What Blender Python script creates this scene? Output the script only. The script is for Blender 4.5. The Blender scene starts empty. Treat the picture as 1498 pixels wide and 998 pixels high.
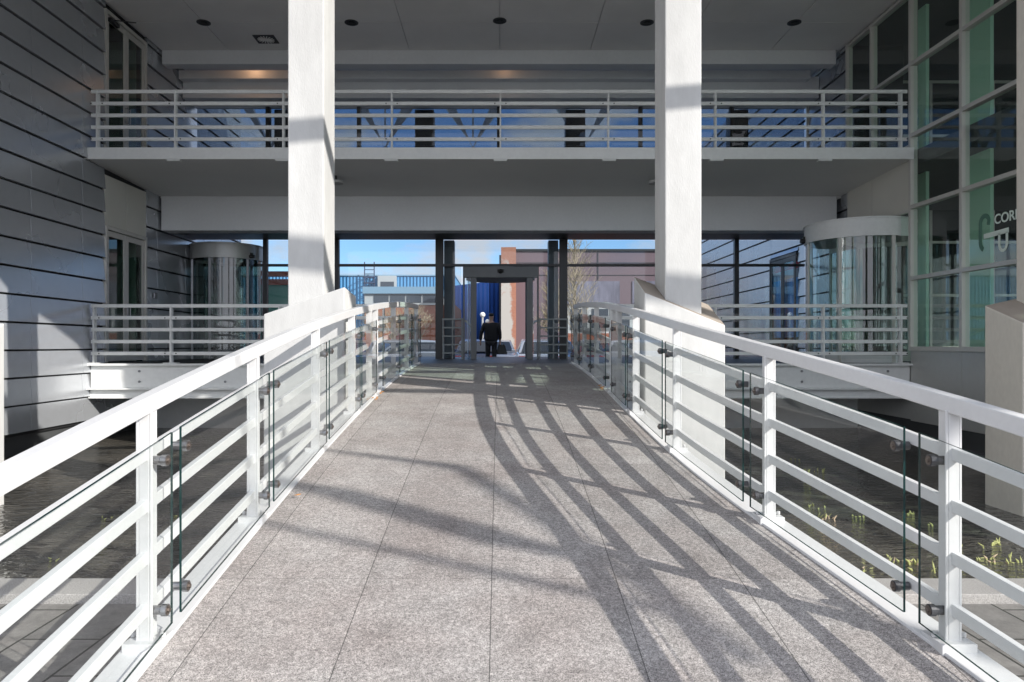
import bpy, bmesh, math, random
from mathutils import Vector, Matrix
random.seed(7)
S = bpy.context.scene
COL = S.collection
PI = math.pi
F = 1050.0            # focal length in photo pixels; the camera stands at the origin, z = 0 is eye level
GZ = -1.66            # paving level
WZ = -1.72            # pool water level
DZ = -0.33            # deck level
XL, XR = -7.38, 7.43  # faces of the two office wings

# ------------------------------------------------------------------ materials
MAT = {}
def nodes_of(m):
    m.use_nodes = True
    nt = m.node_tree
    nt.nodes.clear()
    out = nt.nodes.new('ShaderNodeOutputMaterial')
    return nt, out
def pbr(name, col, rough=0.5, metal=0.0, var=0.0, scale=3.0, bump=0.0, bscale=60.0, stretch=(1,1,1), var2=0.0, scale2=40.0, spec=0.5, detail=4.0, coat=0.0, rvar=0.0):
    m = bpy.data.materials.new(name); MAT[name] = m
    nt, out = nodes_of(m); N = nt.nodes; L = nt.links
    b = N.new('ShaderNodeBsdfPrincipled'); L.new(b.outputs[0], out.inputs[0])
    b.inputs['Roughness'].default_value = rough; b.inputs['Metallic'].default_value = metal
    b.inputs['Specular IOR Level'].default_value = spec
    if coat: b.inputs['Coat Weight'].default_value = coat; b.inputs['Coat Roughness'].default_value = 0.15
    b.inputs['Base Color'].default_value = (*col, 1)
    tc = N.new('ShaderNodeNewGeometry')
    mp = N.new('ShaderNodeMapping'); mp.inputs['Scale'].default_value = stretch
    L.new(tc.outputs['Position'], mp.inputs['Vector'])
    if var or var2 or rvar:
        n = N.new('ShaderNodeTexNoise'); n.inputs['Scale'].default_value = scale; n.inputs['Detail'].default_value = detail
        L.new(mp.outputs[0], n.inputs['Vector'])
        r = N.new('ShaderNodeMapRange'); r.inputs['From Min'].default_value = .3; r.inputs['From Max'].default_value = .7
        r.inputs['To Min'].default_value = 1 - var; r.inputs['To Max'].default_value = 1 + var
        L.new(n.outputs[0], r.inputs[0])
        v = r.outputs[0]
        if var2:
            n2 = N.new('ShaderNodeTexNoise'); n2.inputs['Scale'].default_value = scale2; n2.inputs['Detail'].default_value = 3
            L.new(mp.outputs[0], n2.inputs['Vector'])
            r2 = N.new('ShaderNodeMapRange'); r2.inputs['From Min'].default_value = .3; r2.inputs['From Max'].default_value = .7
            r2.inputs['To Min'].default_value = 1 - var2; r2.inputs['To Max'].default_value = 1 + var2
            L.new(n2.outputs[0], r2.inputs[0])
            mu = N.new('ShaderNodeMath'); mu.operation = 'MULTIPLY'; L.new(v, mu.inputs[0]); L.new(r2.outputs[0], mu.inputs[1]); v = mu.outputs[0]
        sc = N.new('ShaderNodeVectorMath'); sc.operation = 'SCALE'; sc.inputs[0].default_value = col
        L.new(v, sc.inputs['Scale']); L.new(sc.outputs[0], b.inputs['Base Color'])
        if rvar:
            rr = N.new('ShaderNodeMapRange'); rr.inputs['From Min'].default_value = .3; rr.inputs['From Max'].default_value = .7
            rr.inputs['To Min'].default_value = max(.02, rough - rvar); rr.inputs['To Max'].default_value = rough + rvar
            L.new(n.outputs[0], rr.inputs[0]); L.new(rr.outputs[0], b.inputs['Roughness'])
    if bump:
        n3 = N.new('ShaderNodeTexNoise'); n3.inputs['Scale'].default_value = bscale; n3.inputs['Detail'].default_value = 4
        L.new(mp.outputs[0], n3.inputs['Vector'])
        bp = N.new('ShaderNodeBump'); bp.inputs['Strength'].default_value = bump; bp.inputs['Distance'].default_value = 0.01
        L.new(n3.outputs[0], bp.inputs['Height']); L.new(bp.outputs[0], b.inputs['Normal'])
    return m
def glass(name, tint, refl=1.0, ior=1.5, base=0.0, wav=0.0):
    m = bpy.data.materials.new(name); MAT[name] = m
    nt, out = nodes_of(m); N = nt.nodes; L = nt.links
    t = N.new('ShaderNodeBsdfTransparent'); t.inputs[0].default_value = (*tint, 1)
    g = N.new('ShaderNodeBsdfGlossy'); g.inputs['Roughness'].default_value = 0.0
    g.inputs[0].default_value = (refl, refl, refl, 1)
    f = N.new('ShaderNodeFresnel'); f.inputs[0].default_value = ior
    if wav:
        ge = N.new('ShaderNodeNewGeometry'); n = N.new('ShaderNodeTexNoise'); n.inputs['Scale'].default_value = 1.3; n.inputs['Detail'].default_value = 1
        L.new(ge.outputs['Position'], n.inputs['Vector'])
        bp = N.new('ShaderNodeBump'); bp.inputs['Strength'].default_value = wav; bp.inputs['Distance'].default_value = .02
        L.new(n.outputs[0], bp.inputs['Height']); L.new(bp.outputs[0], g.inputs['Normal'])
    a = N.new('ShaderNodeMath'); a.operation = 'ADD'; a.use_clamp = True; a.inputs[1].default_value = base
    L.new(f.outputs[0], a.inputs[0])
    bf = N.new('ShaderNodeNewGeometry'); iv = N.new('ShaderNodeMath'); iv.operation='SUBTRACT'; iv.inputs[0].default_value=1; L.new(bf.outputs['Backfacing'], iv.inputs[1])
    a_ = N.new('ShaderNodeMath'); a_.operation='MULTIPLY'; L.new(a.outputs[0], a_.inputs[0]); L.new(iv.outputs[0], a_.inputs[1]); a = a_
    mx = N.new('ShaderNodeMixShader'); L.new(a.outputs[0], mx.inputs[0]); L.new(t.outputs[0], mx.inputs[1]); L.new(g.outputs[0], mx.inputs[2])
    L.new(mx.outputs[0], out.inputs[0])
    return m

def granite(name):
    """speckled pinkish grey granite slabs with fine joints along the bridge"""
    m = bpy.data.materials.new(name); MAT[name] = m
    nt, out = nodes_of(m); N = nt.nodes; L = nt.links
    b = N.new('ShaderNodeBsdfPrincipled'); L.new(b.outputs[0], out.inputs[0]); b.inputs['Roughness'].default_value = .62
    ge = N.new('ShaderNodeNewGeometry')
    sp = N.new('ShaderNodeSeparateXYZ'); L.new(ge.outputs['Position'], sp.inputs[0])
    def noise(scale, det=2, rough=.5):
        n = N.new('ShaderNodeTexNoise'); n.inputs['Scale'].default_value = scale; n.inputs['Detail'].default_value = det; n.inputs['Roughness'].default_value = rough
        L.new(ge.outputs['Position'], n.inputs['Vector']); return n
    n1 = noise(190, 4, .8); n2 = noise(55, 3, .65); n3 = noise(1.5, 4, .6); n4 = noise(260, 2, .5)
    r1 = N.new('ShaderNodeValToRGB'); L.new(n1.outputs[0], r1.inputs[0])
    e = r1.color_ramp.elements; e[0].position = .36; e[0].color = (.045,.044,.048,1); e[1].position = .61; e[1].color = (.56,.54,.53,1)
    x = r1.color_ramp.elements.new(.47); x.color = (.29,.277,.272,1)
    r2 = N.new('ShaderNodeMapRange'); L.new(n2.outputs[0], r2.inputs[0]); r2.inputs['From Min'].default_value=.35; r2.inputs['From Max'].default_value=.65; r2.inputs['To Min'].default_value=.68; r2.inputs['To Max'].default_value=1.25
    r3 = N.new('ShaderNodeValToRGB'); L.new(n3.outputs[0], r3.inputs[0])
    e = r3.color_ramp.elements; e[0].position=.32; e[0].color=(.80,.745,.715,1); e[1].position=.66; e[1].color=(1.0,.985,.96,1)
    m1 = N.new('ShaderNodeVectorMath'); m1.operation='SCALE'; L.new(r1.outputs[0], m1.inputs[0]); L.new(r2.outputs[0], m1.inputs['Scale'])
    m2 = N.new('ShaderNodeVectorMath'); m2.operation='MULTIPLY'; L.new(m1.outputs[0], m2.inputs[0]); L.new(r3.outputs[0], m2.inputs[1])
    # joints: X every .617 from -.04, Y every 1.9
    def joint(sock, pitch, off, w, dark):
        a = N.new('ShaderNodeMath'); a.operation='SUBTRACT'; L.new(sock, a.inputs[0]); a.inputs[1].default_value = off
        p = N.new('ShaderNodeMath'); p.operation='PINGPONG'; L.new(a.outputs[0], p.inputs[0]); p.inputs[1].default_value = pitch/2
        r = N.new('ShaderNodeMapRange'); L.new(p.outputs[0], r.inputs[0]); r.inputs['From Min'].default_value = w*.5; r.inputs['From Max'].default_value = w*1.3
        r.inputs['To Min'].default_value = dark; r.inputs['To Max'].default_value = 1
        return r.outputs[0]
    j1 = joint(sp.outputs[0], .617, -.04, .0024, .25)
    # lightly staggered cross joints
    j2 = joint(sp.outputs[1], 1.83, 5.4, .003, .72)
    mm = N.new('ShaderNodeMath'); mm.operation='MULTIPLY'; L.new(j1, mm.inputs[0]); L.new(j2, mm.inputs[1])
    def cell(sock,pitch,off):
        a=N.new('ShaderNodeMath'); a.operation='SUBTRACT'; L.new(sock,a.inputs[0]); a.inputs[1].default_value=off
        d=N.new('ShaderNodeMath'); d.operation='DIVIDE'; L.new(a.outputs[0],d.inputs[0]); d.inputs[1].default_value=pitch
        f=N.new('ShaderNodeMath'); f.operation='FLOOR'; L.new(d.outputs[0],f.inputs[0]); return f.outputs[0]
    cv=N.new('ShaderNodeCombineXYZ'); L.new(cell(sp.outputs[0],.617,-.04),cv.inputs[0]); L.new(cell(sp.outputs[1],1.83,5.4),cv.inputs[1])
    wn=N.new('ShaderNodeTexWhiteNoise'); L.new(cv.outputs[0],wn.inputs['Vector'])
    wr=N.new('ShaderNodeMapRange'); L.new(wn.outputs[0],wr.inputs[0]); wr.inputs['To Min'].default_value=.98; wr.inputs['To Max'].default_value=1.20
    n5=noise(7,6,.7); dr=N.new('ShaderNodeMapRange'); L.new(n5.outputs[0],dr.inputs[0]); dr.inputs['From Min'].default_value=.3; dr.inputs['From Max'].default_value=.6; dr.inputs['To Min'].default_value=.78; dr.inputs['To Max'].default_value=1.04
    for q in (wr,dr):
        m_=N.new('ShaderNodeMath'); m_.operation='MULTIPLY'; L.new(mm.outputs[0],m_.inputs[0]); L.new(q.outputs[0],m_.inputs[1]); mm=m_
    m3 = N.new('ShaderNodeVectorMath'); m3.operation='SCALE'; L.new(m2.outputs[0], m3.inputs[0]); L.new(mm.outputs[0], m3.inputs['Scale'])
    L.new(m3.outputs[0], b.inputs['Base Color'])
    bp = N.new('ShaderNodeBump'); bp.inputs['Strength'].default_value=.25; bp.inputs['Distance'].default_value=.002; L.new(n1.outputs[0], bp.inputs['Height']); L.new(bp.outputs[0], b.inputs['Normal'])
    return m

def water(name):
    m = bpy.data.materials.new(name); MAT[name] = m
    nt, out = nodes_of(m); N = nt.nodes; L = nt.links
    b = N.new('ShaderNodeBsdfPrincipled'); L.new(b.outputs[0], out.inputs[0])
    ge = N.new('ShaderNodeNewGeometry')
    n0 = N.new('ShaderNodeTexNoise'); n0.inputs['Scale'].default_value=.9; n0.inputs['Detail'].default_value=5; L.new(ge.outputs['Position'], n0.inputs['Vector'])
    r = N.new('ShaderNodeValToRGB'); L.new(n0.outputs[0], r.inputs[0]); e=r.color_ramp.elements; e[0].position=.35; e[0].color=(.04,.038,.034,1); e[1].position=.68; e[1].color=(.10,.092,.078,1)
    L.new(r.outputs[0], b.inputs['Base Color'])
    b.inputs['Roughness'].default_value=.04; b.inputs['IOR'].default_value=1.4
    mp = N.new('ShaderNodeMapping'); mp.inputs['Scale'].default_value=(1.0,2.2,1); mp.inputs['Rotation'].default_value=(0,0,.2); L.new(ge.outputs['Position'], mp.inputs[0])
    n1 = N.new('ShaderNodeTexNoise'); n1.inputs['Scale'].default_value=5.5; n1.inputs['Detail'].default_value=3; n1.inputs['Roughness'].default_value=.6; n1.inputs['Distortion'].default_value=.6; L.new(mp.outputs[0], n1.inputs['Vector'])
    bp = N.new('ShaderNodeBump'); bp.inputs['Strength'].default_value=1; bp.inputs['Distance'].default_value=.075; L.new(n1.outputs[0], bp.inputs['Height']); L.new(bp.outputs[0], b.inputs['Normal'])
    return m

def brick(name, c1, c2, mortar, white=0.0):
    m = bpy.data.materials.new(name); MAT[name] = m
    nt, out = nodes_of(m); N = nt.nodes; L = nt.links
    b = N.new('ShaderNodeBsdfPrincipled'); L.new(b.outputs[0], out.inputs[0]); b.inputs['Roughness'].default_value=.85
    ge = N.new('ShaderNodeNewGeometry'); sp = N.new('ShaderNodeSeparateXYZ'); L.new(ge.outputs['Position'], sp.inputs[0])
    cb = N.new('ShaderNodeCombineXYZ'); L.new(sp.outputs[0], cb.inputs[0]); L.new(sp.outputs[2], cb.inputs[1])
    t = N.new('ShaderNodeTexBrick'); L.new(cb.outputs[0], t.inputs['Vector']); t.inputs['Scale'].default_value=4.0; t.inputs['Mortar Size'].default_value=.012
    t.inputs['Color1'].default_value=(*c1,1); t.inputs['Color2'].default_value=(*c2,1); t.inputs['Mortar'].default_value=(*mortar,1)
    if white:
        n = N.new('ShaderNodeTexNoise'); n.inputs['Scale'].default_value=1.3; n.inputs['Detail'].default_value=6; n.inputs['Roughness'].default_value=.7; L.new(ge.outputs['Position'], n.inputs['Vector'])
        # lime bloom is a stain with its own shape: strongest low down on the pier
        z = N.new('ShaderNodeMapRange'); L.new(sp.outputs[2], z.inputs[0]); z.inputs['From Min'].default_value=6.0; z.inputs['From Max'].default_value=2.5; z.inputs['To Min'].default_value=-.22; z.inputs['To Max'].default_value=.16
        xx = N.new('ShaderNodeMapRange'); L.new(sp.outputs[0], xx.inputs[0]); xx.inputs['From Min'].default_value=.55; xx.inputs['From Max'].default_value=1.0; xx.inputs['To Min'].default_value=.1; xx.inputs['To Max'].default_value=-.3
        a = N.new('ShaderNodeMath'); a.operation='ADD'; L.new(n.outputs[0], a.inputs[0]); L.new(z.outputs[0], a.inputs[1])
        a2 = N.new('ShaderNodeMath'); a2.operation='ADD'; L.new(a.outputs[0], a2.inputs[0]); L.new(xx.outputs[0], a2.inputs[1])
        r = N.new('ShaderNodeMapRange'); L.new(a2.outputs[0], r.inputs[0]); r.inputs['From Min'].default_value=.48; r.inputs['From Max'].default_value=.62
        mx = N.new('ShaderNodeMix'); mx.data_type='RGBA'; L.new(r.outputs[0], mx.inputs['Factor']); L.new(t.outputs[0], mx.inputs['A']); mx.inputs['B'].default_value=(.42,.40,.37,1)
        L.new(mx.outputs['Result'], b.inputs['Base Color'])
    else: L.new(t.outputs[0], b.inputs['Base Color'])
    return m

def corrugated(name, col, pitch=.4):
    m = pbr(name, col, .45); nt = m.node_tree; N = nt.nodes; L = nt.links
    b = [n for n in N if n.type=='BSDF_PRINCIPLED'][0]
    ge = N.new('ShaderNodeNewGeometry'); w = N.new('ShaderNodeTexWave'); w.wave_type='BANDS'; w.bands_direction='X'; w.inputs['Scale'].default_value=2*PI/20/pitch*1.0
    L.new(ge.outputs['Position'], w.inputs['Vector'])
    bp = N.new('ShaderNodeBump'); bp.inputs['Strength'].default_value=1; bp.inputs['Distance'].default_value=.08; L.new(w.outputs[0], bp.inputs['Height']); L.new(bp.outputs[0], b.inputs['Normal'])
    return m

def pavers(name):
    m = bpy.data.materials.new(name); MAT[name] = m
    nt, out = nodes_of(m); N = nt.nodes; L = nt.links
    b = N.new('ShaderNodeBsdfPrincipled'); L.new(b.outputs[0], out.inputs[0]); b.inputs['Roughness'].default_value=.8
    ge = N.new('ShaderNodeNewGeometry')
    mp = N.new('ShaderNodeMapping'); mp.inputs['Rotation'].default_value=(0,0,PI/2); L.new(ge.outputs['Position'], mp.inputs[0])
    t = N.new('ShaderNodeTexBrick'); L.new(mp.outputs[0], t.inputs['Vector']); t.inputs['Scale'].default_value=1; t.inputs['Brick Width'].default_value=.9; t.inputs['Row Height'].default_value=.45; t.inputs['Mortar Size'].default_value=.008
    t.inputs['Color1'].default_value=(.24,.225,.21,1); t.inputs['Color2'].default_value=(.19,.18,.17,1); t.inputs['Mortar'].default_value=(.03,.03,.025,1)
    n = N.new('ShaderNodeTexNoise'); n.inputs['Scale'].default_value=6; n.inputs['Detail'].default_value=7; n.inputs['Roughness'].default_value=.7; L.new(ge.outputs['Position'], n.inputs['Vector'])
    r = N.new('ShaderNodeMapRange'); L.new(n.outputs[0], r.inputs[0]); r.inputs['From Min'].default_value=.3; r.inputs['From Max'].default_value=.7; r.inputs['To Min'].default_value=.65; r.inputs['To Max'].default_value=1.25
    s = N.new('ShaderNodeVectorMath'); s.operation='SCALE'; L.new(t.outputs[0], s.inputs[0]); L.new(r.outputs[0], s.inputs['Scale']); L.new(s.outputs[0], b.inputs['Base Color'])
    return m

pbr('white_paint', (.63,.63,.63), .38, var=.04, scale=2.2, var2=.02, scale2=40, coat=.2, bump=.03, bscale=25)
pbr('white_concrete', (.53,.53,.52), .75, var=.12, scale=1.3, var2=.04, scale2=14, bump=.2, bscale=90, stretch=(1,1,.35))
pbr('beige_concrete', (.60,.565,.50), .8, var=.06, scale=1.0, var2=.04, scale2=25, bump=.15, bscale=90, stretch=(1,1,.5))
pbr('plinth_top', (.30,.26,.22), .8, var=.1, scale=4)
pbr('fascia_paint', (.78,.79,.78), .45, var=.05, scale=.8, var2=.03, scale2=14)
pbr('ceiling_paint', (.78,.76,.74), .38, var=.07, scale=.6)
pbr('soffit_paint', (.72,.72,.71), .55, var=.05, scale=.5)
pbr('beam_paint', (.72,.73,.74), .6, var=.05, scale=.7, var2=.02, scale2=20)
pbr('cladding', (.54,.56,.59), .26, metal=.6, var=.05, scale=.4, var2=.02, scale2=7, bump=.012, bscale=1.2, rvar=.06)
pbr('cladding_grey', (.52,.52,.50), .38, metal=.3, var=.06, scale=.8, var2=.02, scale2=12, rvar=.06)
pbr('beige_panel', (.66,.64,.58), .5, var=.05, scale=.9)
pbr('seam_dark', (.02,.02,.022), .8)
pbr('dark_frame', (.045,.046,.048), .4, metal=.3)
pbr('grey_column', (.16,.17,.18), .5, var=.05)
pbr('pale_frame', (.62,.60,.56), .4, metal=.2, var=.04)
pbr('guard_steel', (.22,.24,.24), .4, metal=.3)
pbr('steel', (.30,.30,.31), .28, metal=.9, var=.15, scale=30)
pbr('black_rubber', (.02,.02,.02), .5)
pbr('bronze', (.22,.19,.17), .35, metal=.9)
pbr('dark_floor', (.07,.06,.055), .45, var=.15, scale=4)
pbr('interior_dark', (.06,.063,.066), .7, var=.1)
pbr('inner_green', (.46,.70,.55), .6)
pbr('interior_white', (.75,.77,.75), .7)
pbr('granite_kerb', (.36,.34,.325), .8, var=.10, scale=3, var2=.28, scale2=120, bump=.2, bscale=120)
pbr('asphalt', (.06,.06,.062), .85, var=.15, scale=2, bump=.3)
pbr('glass_edge', (.01,.035,.034), .15)
pbr('suit', (.012,.012,.014), .8); pbr('skin', (.45,.27,.2), .55); pbr('hair', (.02,.015,.012), .6); pbr('leather', (.012,.012,.012), .4)
pbr('letter', (.80,.90,.82), .6); pbr('letter_dark', (.10,.22,.16), .6)
pbr('reed', (.44,.45,.17), .6, var=.35, scale=25); pbr('reed_dry', (.55,.42,.28), .7, var=.3, scale=25)
pbr('bark', (.33,.25,.14), .85, var=.2, scale=8); pbr('bark_grey', (.16,.13,.10), .9, var=.2, scale=8)
pbr('twig_gold', (.34,.27,.17), .8, var=.2, scale=8)
pbr('mauve_panel', (.15,.10,.112), .5, var=.03, scale=.3)
pbr('window_dark', (.05,.06,.075), .12); pbr('window_pale', (.17,.16,.20), .25, var=.35, scale=1.6, stretch=(2.2,1,.4), detail=6)
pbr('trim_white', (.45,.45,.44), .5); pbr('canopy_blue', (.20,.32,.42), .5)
corrugated('corrugated_blue', (.06,.24,.46), .28); corrugated('corrugated_deep', (.015,.08,.34), .35)
brick('brick_orange', (.34,.11,.055), (.30,.09,.05), (.26,.15,.11)); brick('brick_pier', (.33,.13,.08), (.37,.16,.10), (.3,.22,.18), white=1)
for n,c in (('car_white',(.75,.76,.78)),('car_navy',(.02,.035,.09)),('car_silver',(.45,.48,.52)),('car_red',(.40,.02,.03)),('car_blue',(.10,.22,.42))):
    pbr(n, c, .25, metal=.2, coat=.8)
pbr('tail_red', (.55,.01,.01), .2); pbr('lamp_clear', (.8,.8,.75), .15)
pbr('reflected_red', (.80,.03,.05), .6); pbr('reflected_blue', (.10,.42,.80), .5, var=.3, scale=4, stretch=(3,3,.6)); pbr('mint', (.25,.62,.45), .5, var=.06); pbr('brick_red', (.55,.16,.10), .6); pbr('lime_green', (.30,.50,.03), .5); pbr('bin_blue', (.03,.08,.2), .5)  # first two paint the colours mirrored in the side door
granite('granite'); water('water'); pavers('pavers')
glass('glass_balustrade', (.953,.965,.962), ior=1.42)
glass('glass_green', (.92,.975,.945), ior=1.5, base=.02, wav=.02)
glass('glass_clear', (.86,.90,.92), ior=1.5, base=.0)
glass('glass_blue', (.46,.51,.56), ior=1.5, base=.02)
glass('glass_drum', (.74,.82,.80), ior=1.6, base=.05)
glass('glass_drum_dark', (.52,.58,.56), ior=1.6, base=.06)
glass('glass_dark', (.50,.62,.56), ior=1.55, base=.03)

# ------------------------------------------------------------------ geometry helpers
def setp(o, label=None, cat=None, group=None, kind=None):
    if label: o['label'] = label
    if cat: o['category'] = cat
    if group: o['group'] = group
    if kind: o['kind'] = kind
    return o
def empty(name, loc, label, cat, group=None):
    o = bpy.data.objects.new(name, None); COL.objects.link(o); o.location = loc; o.empty_display_size = .2
    return setp(o, label, cat, group)
def wloc(o):
    v = Vector((0,0,0))
    while o: v += Vector(o.location); o = o.parent
    return v
class MB:
    def __init__(s): s.v=[]; s.f=[]; s.mi=[]
    def add(s, vs, fs, mi=0):
        n=len(s.v); s.v+= [tuple(v) for v in vs]; s.f += [tuple(i+n for i in f) for f in fs]; s.mi += [mi]*len(fs); return s
    def box(s, x0,x1,y0,y1,z0,z1, mi=0):
        if x0>x1: x0,x1=x1,x0
        if y0>y1: y0,y1=y1,y0
        if z0>z1: z0,z1=z1,z0
        return s.add([(x0,y0,z0),(x1,y0,z0),(x1,y1,z0),(x0,y1,z0),(x0,y0,z1),(x1,y0,z1),(x1,y1,z1),(x0,y1,z1)],
              [(3,2,1,0),(4,5,6,7),(0,1,5,4),(1,2,6,5),(2,3,7,6),(3,0,4,7)], mi)
    def hexa(s, b, t, mi=0):
        return s.add(list(b)+list(t), [(3,2,1,0),(4,5,6,7),(0,1,5,4),(1,2,6,5),(2,3,7,6),(3,0,4,7)], mi)
    def cyl(s, p0, p1, r0, r1=None, n=12, cap=True, mi=0):
        r1 = r0 if r1 is None else r1
        p0=Vector(p0); p1=Vector(p1); d=(p1-p0)
        if d.length<1e-9: return s
        d.normalize(); a = Vector((0,0,1)) if abs(d.z)<.9 else Vector((1,0,0)); u=d.cross(a).normalized(); w=d.cross(u)
        vs=[]
        for i in range(n):
            c=math.cos(2*PI*i/n); q=math.sin(2*PI*i/n); vs.append(p0+(u*c+w*q)*r0)
        for i in range(n):
            c=math.cos(2*PI*i/n); q=math.sin(2*PI*i/n); vs.append(p1+(u*c+w*q)*r1)
        fs=[(i,i+n,(i+1)%n+n,(i+1)%n) for i in range(n)]
        if cap: fs += [tuple(range(n)), tuple(reversed(range(n,2*n)))]
        return s.add(vs,fs,mi)
    def ring(s, cx, cy, z0, z1, r0, r1, n=48, a0=0, a1=2*PI, mi=0):
        full = abs(a1-a0-2*PI)<1e-6; m = n if full else n+1; vs=[]
        for i in range(m):
            a=a0+(a1-a0)*i/n; c,q=math.cos(a),math.sin(a)
            vs += [(cx+c*r0,cy+q*r0,z0),(cx+c*r1,cy+q*r1,z0),(cx+c*r1,cy+q*r1,z1),(cx+c*r0,cy+q*r0,z1)]
        fs=[]
        for i in range(n):
            j=(i+1)%m
            for k in range(4):
                l=(k+1)%4; fs.append((i*4+k,i*4+l,j*4+l,j*4+k))
        if not full: fs += [(3,2,1,0), tuple((m-1)*4+k for k in range(4))]
        return s.add(vs,fs,mi)
    def sweep(s, pts, w, h, mi=0):
        """rectangular bar along pts; w lateral, h vertical; pts run along its top centre"""
        vs=[]
        for i,p in enumerate(pts):
            p=Vector(p); a=Vector(pts[max(i-1,0)]); b=Vector(pts[min(i+1,len(pts)-1)]); t=(b-a); t.z=0; t.normalize(); n=Vector((t.y,-t.x,0))*(w/2)
            vs += [p-n-Vector((0,0,h)), p+n-Vector((0,0,h)), p+n, p-n]
        fs=[]
        for i in range(len(pts)-1):
            for k in range(4):
                l=(k+1)%4; fs.append((i*4+k,i*4+l,(i+1)*4+l,(i+1)*4+k))
        m=len(pts)-1
        fs += [(3,2,1,0),(m*4,m*4+1,m*4+2,m*4+3)]
        return s.add(vs,fs,mi)
    def build(s, name, mat, parent=None, bevel=0, smooth=False, label=None):
        me=bpy.data.meshes.new(name); off = wloc(parent) if parent else Vector((0,0,0))
        me.from_pydata([tuple(Vector(v)-off) for v in s.v],[],s.f)
        mats = mat if isinstance(mat,(list,tuple)) else [mat]
        for m in mats: me.materials.append(MAT[m])
        for p,i in zip(me.polygons,s.mi): p.material_index=i
        bm=bmesh.new(); bm.from_mesh(me); bmesh.ops.recalc_face_normals(bm, faces=bm.faces); bm.to_mesh(me); bm.free()
        if smooth:
            for p in me.polygons: p.use_smooth=True
        o=bpy.data.objects.new(name,me); COL.objects.link(o)
        if parent: o.parent=parent
        if bevel:
            b=o.modifiers.new('bevel','BEVEL'); b.width=bevel; b.segments=2; b.limit_method='ANGLE'; b.angle_limit=math.radians(40); b.harden_normals=False
        if smooth:
            try:
                md=o.modifiers.new('split','EDGE_SPLIT'); md.split_angle=math.radians(40)
            except Exception: pass
        if label: o['label']=label
        return o
def copy_tree(o, parent=None):
    c=o.copy(); COL.objects.link(c); c.parent=parent
    for ch in list(o.children): copy_tree(ch,c)
    return c

# ------------------------------------------------------------------ bridge profile
def zf(Y):
    if Y>=13.2: return DZ
    return -1.05*(.30+.0079*(13.5-Y/1.05)**2) - .0045*max(0,min(1,(Y-9)/4))
def interp(tab, x):
    if x<=tab[0][0]: return tab[0][1]
    for (a,b),(c,d) in zip(tab,tab[1:]):
        if x<=c:
            t=(x-a)/(c-a); return b+(d-b)*t
    return tab[-1][1]
_RT=[(0,2.15),(1.5,2.05),(2.2,1.95),(2.76,1.85),(3.04,1.795),(3.6,1.68),(4.2,1.545),(4.8,1.44),(5.6,1.345),(6.4,1.30),(7.1,1.275),(8,1.265),(14,1.26)]
def kR(Y):    # inner edge of the right kerb, smoothed
    return sum(interp(_RT,Y+d) for d in (-.45,-.3,-.15,0,.15,.3,.45))/7
def kL(Y): return -1.395
Y0, Y1 = .8, 13.0
YS=[Y0+(Y1-Y0)*i/80 for i in range(81)]

# ---- setting
g = MB()
PX0,PX1,PY0,PY1 = -10,10,4.9,16.95
for (a,b,c,d) in ((-300,PX0,-200,400),(PX1,300,-200,400),(PX0,PX1,-200,PY0),(PX0,PX1,PY1,400)):
    g.add([(a,c,GZ-.006),(b,c,GZ-.006),(b,d,GZ-.006),(a,d,GZ-.006)],[(0,1,2,3)])
setp(g.build('ground','asphalt'),kind='structure')
p=MB(); p.box(-14,14,-8,4.60,GZ-.2,GZ)
setp(p.build('paving','pavers'),kind='structure')
p=MB(); p.box(-14,kL(0)-.2,4.61,4.93,GZ-.3,GZ+.06); p.box(1.72,14,4.61,4.93,GZ-.3,GZ+.06)
setp(p.build('pool_kerb','granite_kerb',bevel=.006),kind='structure')
w=MB(); w.add([(PX0,PY0,WZ),(PX1,PY0,WZ),(PX1,PY1,WZ),(PX0,PY1,WZ)],[(0,1,2,3)])
setp(w.build('water','water'),kind='structure')
p=MB(); p.box(-40,40,24,120,GZ-.3,-1.25); setp(p.build('car_park','asphalt'),kind='structure')

# ------------------------------------------------------------------ footbridge
br = empty('footbridge',(0,7,zf(7)-.3),'arched footbridge over the pool with a speckled granite walkway','footbridge')
b=MB(); vs=[];fs=[]
for i,Y in enumerate(YS):
    z=zf(Y); vs += [(kL(Y)+.0,Y,z),(kR(Y)-.0,Y,z),(kR(Y),Y,z-.08),(kL(Y),Y,z-.08)]
for i in range(80):
    for k in range(4):
        l=(k+1)%4; fs.append((i*4+k,i*4+l,(i+1)*4+l,(i+1)*4+k))
fs += [(0,1,2,3),(323,322,321,320)]
b.add(vs,fs); b.build('walkway','granite',br)
for side,kf,sg in (('l',kL,-1),('r',kR,1)):
    k=MB(); pts=[(kf(Y)+sg*.0815,Y,zf(Y)+.012) for Y in YS]; k.sweep(pts,.16,.10); k.build('kerb_plate','white_paint',br,bevel=.004)
    k=MB(); pts=[(kf(Y)+sg*.10,Y,zf(Y)-.09) for Y in YS]; k.sweep(pts,.09,.26); k.build('edge_beam','white_paint',br,bevel=.004)
k=MB()
for X in (-.9,0,.9): k.sweep([(X,Y,zf(Y)-.085) for Y in YS if Y>1.6],.12,.22)
k.build('floor_beam','grey_column',br)
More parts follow.
